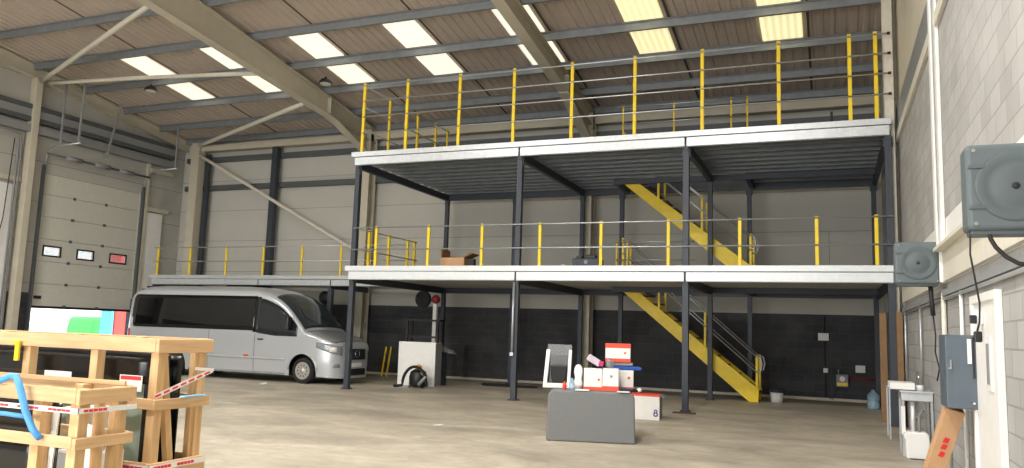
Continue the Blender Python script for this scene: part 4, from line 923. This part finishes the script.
# sink
t = thing('utility_sink', 'stainless utility sink on thin legs against the right wall', 'sink', (1.1, 13.0, 0))
MB().box(.93, XR-.01, 12.8, 13.4, .78, .90).build('basin', 'galv', t, bevel=.01)
MB().box(.91, XR-.004, 12.77, 13.45, .90, .92).build('rim', 'galv', t)
for x in (.95, XR-.03):
    for y in (12.83, 13.37): MB().box(x-.015, x+.015, y-.015, y+.015, 0, .78).build('leg', 'galvrail', t)
MB().bar((.95, 12.83, .25), (.95, 13.37, .25), .02, .02).build('stretcher', 'galvrail', t)
MB().tube([(1.1, 13.1, .78), (1.1, 13.1, .5), (1.1, 13.2, .42), (1.1, 13.3, .5), (1.25, 13.3, .5)], .03, n=10).build('waste_pipe', 'whitep', t)
MB().tube([(1.2, 13.4, .92), (1.2, 13.4, 1.12), (1.2, 13.3, 1.17), (1.2, 13.2, 1.1)], .014, n=8).build('tap', 'chrome', t)
MB().bar((.95, 12.82, .7), (.95, 12.82, .3), .05, .02).build('bracket', 'whitep', t)
tag(MB().box(.79, 1.12, 12.9, 13.4, .93, 1.03).build('white_box', 'white', bevel=.008), 'long white box lying across the left end of the sink', 'box')
t = thing('small_table', 'thin-legged narrow table beyond the sink carrying nothing', 'table', (.98, 15.0, 0))
MB().box(.86, 1.3, 14.8, 15.5, .86, .89).build('top', 'greyc', t)
for x in (.9, 1.26):
    for y in (14.84, 15.46): MB().box(x-.012, x+.012, y-.012, y+.012, 0, .86).build('leg', 'galvrail', t)
tag(MB().lathe((1.19, 13.0, .922), [(.05, 0), (.05, .07), (.04, .08)], n=14).build('white_cup', 'whitep'), 'small white pot on the sink rim by the wall', 'pot')
t = thing('jerrycan', 'white plastic jerrycan standing under the sink', 'jerrycan', (1.08, 12.85, 0))
MB().prism([(.96, 0), (1.26, 0), (1.27, .03), (1.25, .33), (1.22, .37), (1.0, .37), (.93, .33), (.93, .28), (.955, .25)], 'y', 12.55, 12.78).build('tank', 'whitep', t, bevel=.025, seg=3)
MB().box(1.0, 1.28, 12.5, 12.8, 0, .01).build('drip_base', 'black', t)
MB().tube([(1.06, 12.66, .37), (1.06, 12.66, .72)], .022, n=10).build('upright_pipe', 'whitep', t)
MB().tube([(1.14, 12.66, .37), (1.14, 12.7, .6), (1.2, 12.74, .66)], .018, n=10).build('side_pipe', 'greyc', t)
for x, z0, z1, y, r, lab, m in ((1.31, .85, 2.34, 16.6, .025, 'pale vertical conduit on the right wall near the mezzanine column', 'galvrail'), (1.31, .95, 2.2, 13.9, .02, 'vertical galvanised conduit above the sink', 'galvrail'),
                       (1.31, .1, 2.24, 11.1, .03, 'cream vertical pipe below the second reel', 'cream'), (1.32, 0.02, 2.2, 9.75, .02, 'thin white vertical conduit beside the enclosure', 'whitep')):
    tag(MB().tube([(x, y, z0), (x, y, z1)], r, n=10).build('wall_conduit', m), lab, 'conduit')
# pendants
def pendant(x, y, z, lab):
    t = thing('pendant_lamp', lab, 'lamp', (x, y, z))
    MB().lathe((x, y, z), [(.2, 0), (.19, .06), (.13, .13), (.05, .17), (.03, .22), (.0001, .22)], n=24).build('shade', 'black', t)
    MB().lathe((x, y, z), [(.17, -.01), (.17, .02), (.0001, .03)], n=24).build('diffuser', 'white', t)
    MB().tube([(x, y, z+.2), (x, y, roofz(y)-.225)], .008, n=6).build('wire', 'cable', t)
    return t
pendant(-13.85, 18.9, 8.72, 'small dark dome pendant lamp hanging by the big cream rafter')
pendant(-20.1, 18.27, 8.85, 'small dark pendant lamp under the leftmost rooflight')
# litter on the floor
tag(MB().add([(0, 0, .004), (.12, .02, .004), (.16, .1, .02), (.05, .13, .006), (0, 0, .001), (.12, .02, .001), (.16, .1, .012), (.05, .13, .001)], [(0,1,2,3),(7,6,5,4),(0,1,5,4),(1,2,6,5),(2,3,7,6),(3,0,4,7)]).build('paper_scrap', 'white', loc=O), 'white paper scrap on the open floor in the middle', 'scrap').location = (-6.15, 11.9, 0)
tag(MB().add([(0, 0, .004), (.16, .02, .004), (.2, .1, .05), (.05, .15, .01), (0, 0, .001), (.16, .02, .001), (.2, .1, .03), (.05, .15, .001)], [(0,1,2,3),(7,6,5,4),(0,1,5,4),(1,2,6,5),(2,3,7,6),(3,0,4,7)]).build('paper_scrap', 'white', loc=O), 'white paper scrap on the floor beside the van', 'scrap').location = (-13.9, 16.9, 0)

# ------------------------------------------------------------------ light
wd = bpy.data.worlds.new('World'); scene.world = wd; wd.use_nodes = True
bg = wd.node_tree.nodes['Background']; bg.inputs[0].default_value = (.93, .96, 1, 1); bg.inputs[1].default_value = WORLD
sun = bpy.data.lights.new('sun', 'SUN'); sun.energy = 7.0; sun.angle = .1; so = bpy.data.objects.new('sun', sun); C.objects.link(so)
so.rotation_euler = (math.radians(38), math.radians(0), math.radians(100))
def area(name, l, rot, sx, sy, e, col=(1, .995, .98)):
    a = bpy.data.lights.new(name, 'AREA'); a.shape = 'RECTANGLE'; a.size = sx; a.size_y = sy; a.energy = e; a.color = col
    o = bpy.data.objects.new(name, a); C.objects.link(o); o.location = l; o.rotation_euler = rot; return o
area('doorway_fill', (-8.5, YF+.1, 2.9), (math.radians(90), 0, 0), 13, 5.2, DOORW)  # area light added across the unseen doorway as daylight fill
# unseen lamps added as fill over the camera's part of the hall
for i, (x, y) in enumerate(((-3.0, 6.0), (-11, 6.0), (-19, 7.0), (-3.0, -2), (-11, -2))):
    t = thing('fill_lamp', 'added fill lamp hanging under the ridge, out of view, number %s' % ords[i], 'lamp', (x, y, 9.6))
    MB().lathe((x, y, 9.6), [(.25, 0), (.2, .15), (.06, .28), (.0001, .3)], n=20).build('shade', 'galv', t)
    a = area('fill_light', (x, y, 9.58), (0, 0, 0), .5, .5, FILLW, (1, .985, .96))
# camera
yaw, pitch, roll, F_ = -0.3865, 0.1222, 0.0323, 785.46
fwd = Vector((sin(yaw)*cos(pitch), cos(yaw)*cos(pitch), sin(pitch))); rgt = Vector((cos(yaw), -sin(yaw), 0)); upv = rgt.cross(fwd)
r2 = rgt*cos(roll)+upv*sin(roll); u2 = -rgt*sin(roll)+upv*cos(roll)
cam = bpy.data.cameras.new('camera'); cam.sensor_width = 36; cam.lens = F_/1024*36; cam.clip_end = 300; cam.clip_start = .05
co = bpy.data.objects.new('camera', cam); C.objects.link(co)
m = Matrix.Identity(4)
for i in range(3): m[i][0] = r2[i]; m[i][1] = u2[i]; m[i][2] = -fwd[i]
m.translation = Vector((0, 0, 1.6)); co.matrix_world = m; scene.camera = co
vs = scene.view_settings; vs.view_transform = 'Standard'; vs.look = 'None'; vs.gamma = 1; vs.exposure = EXPO; vs.use_curve_mapping = False
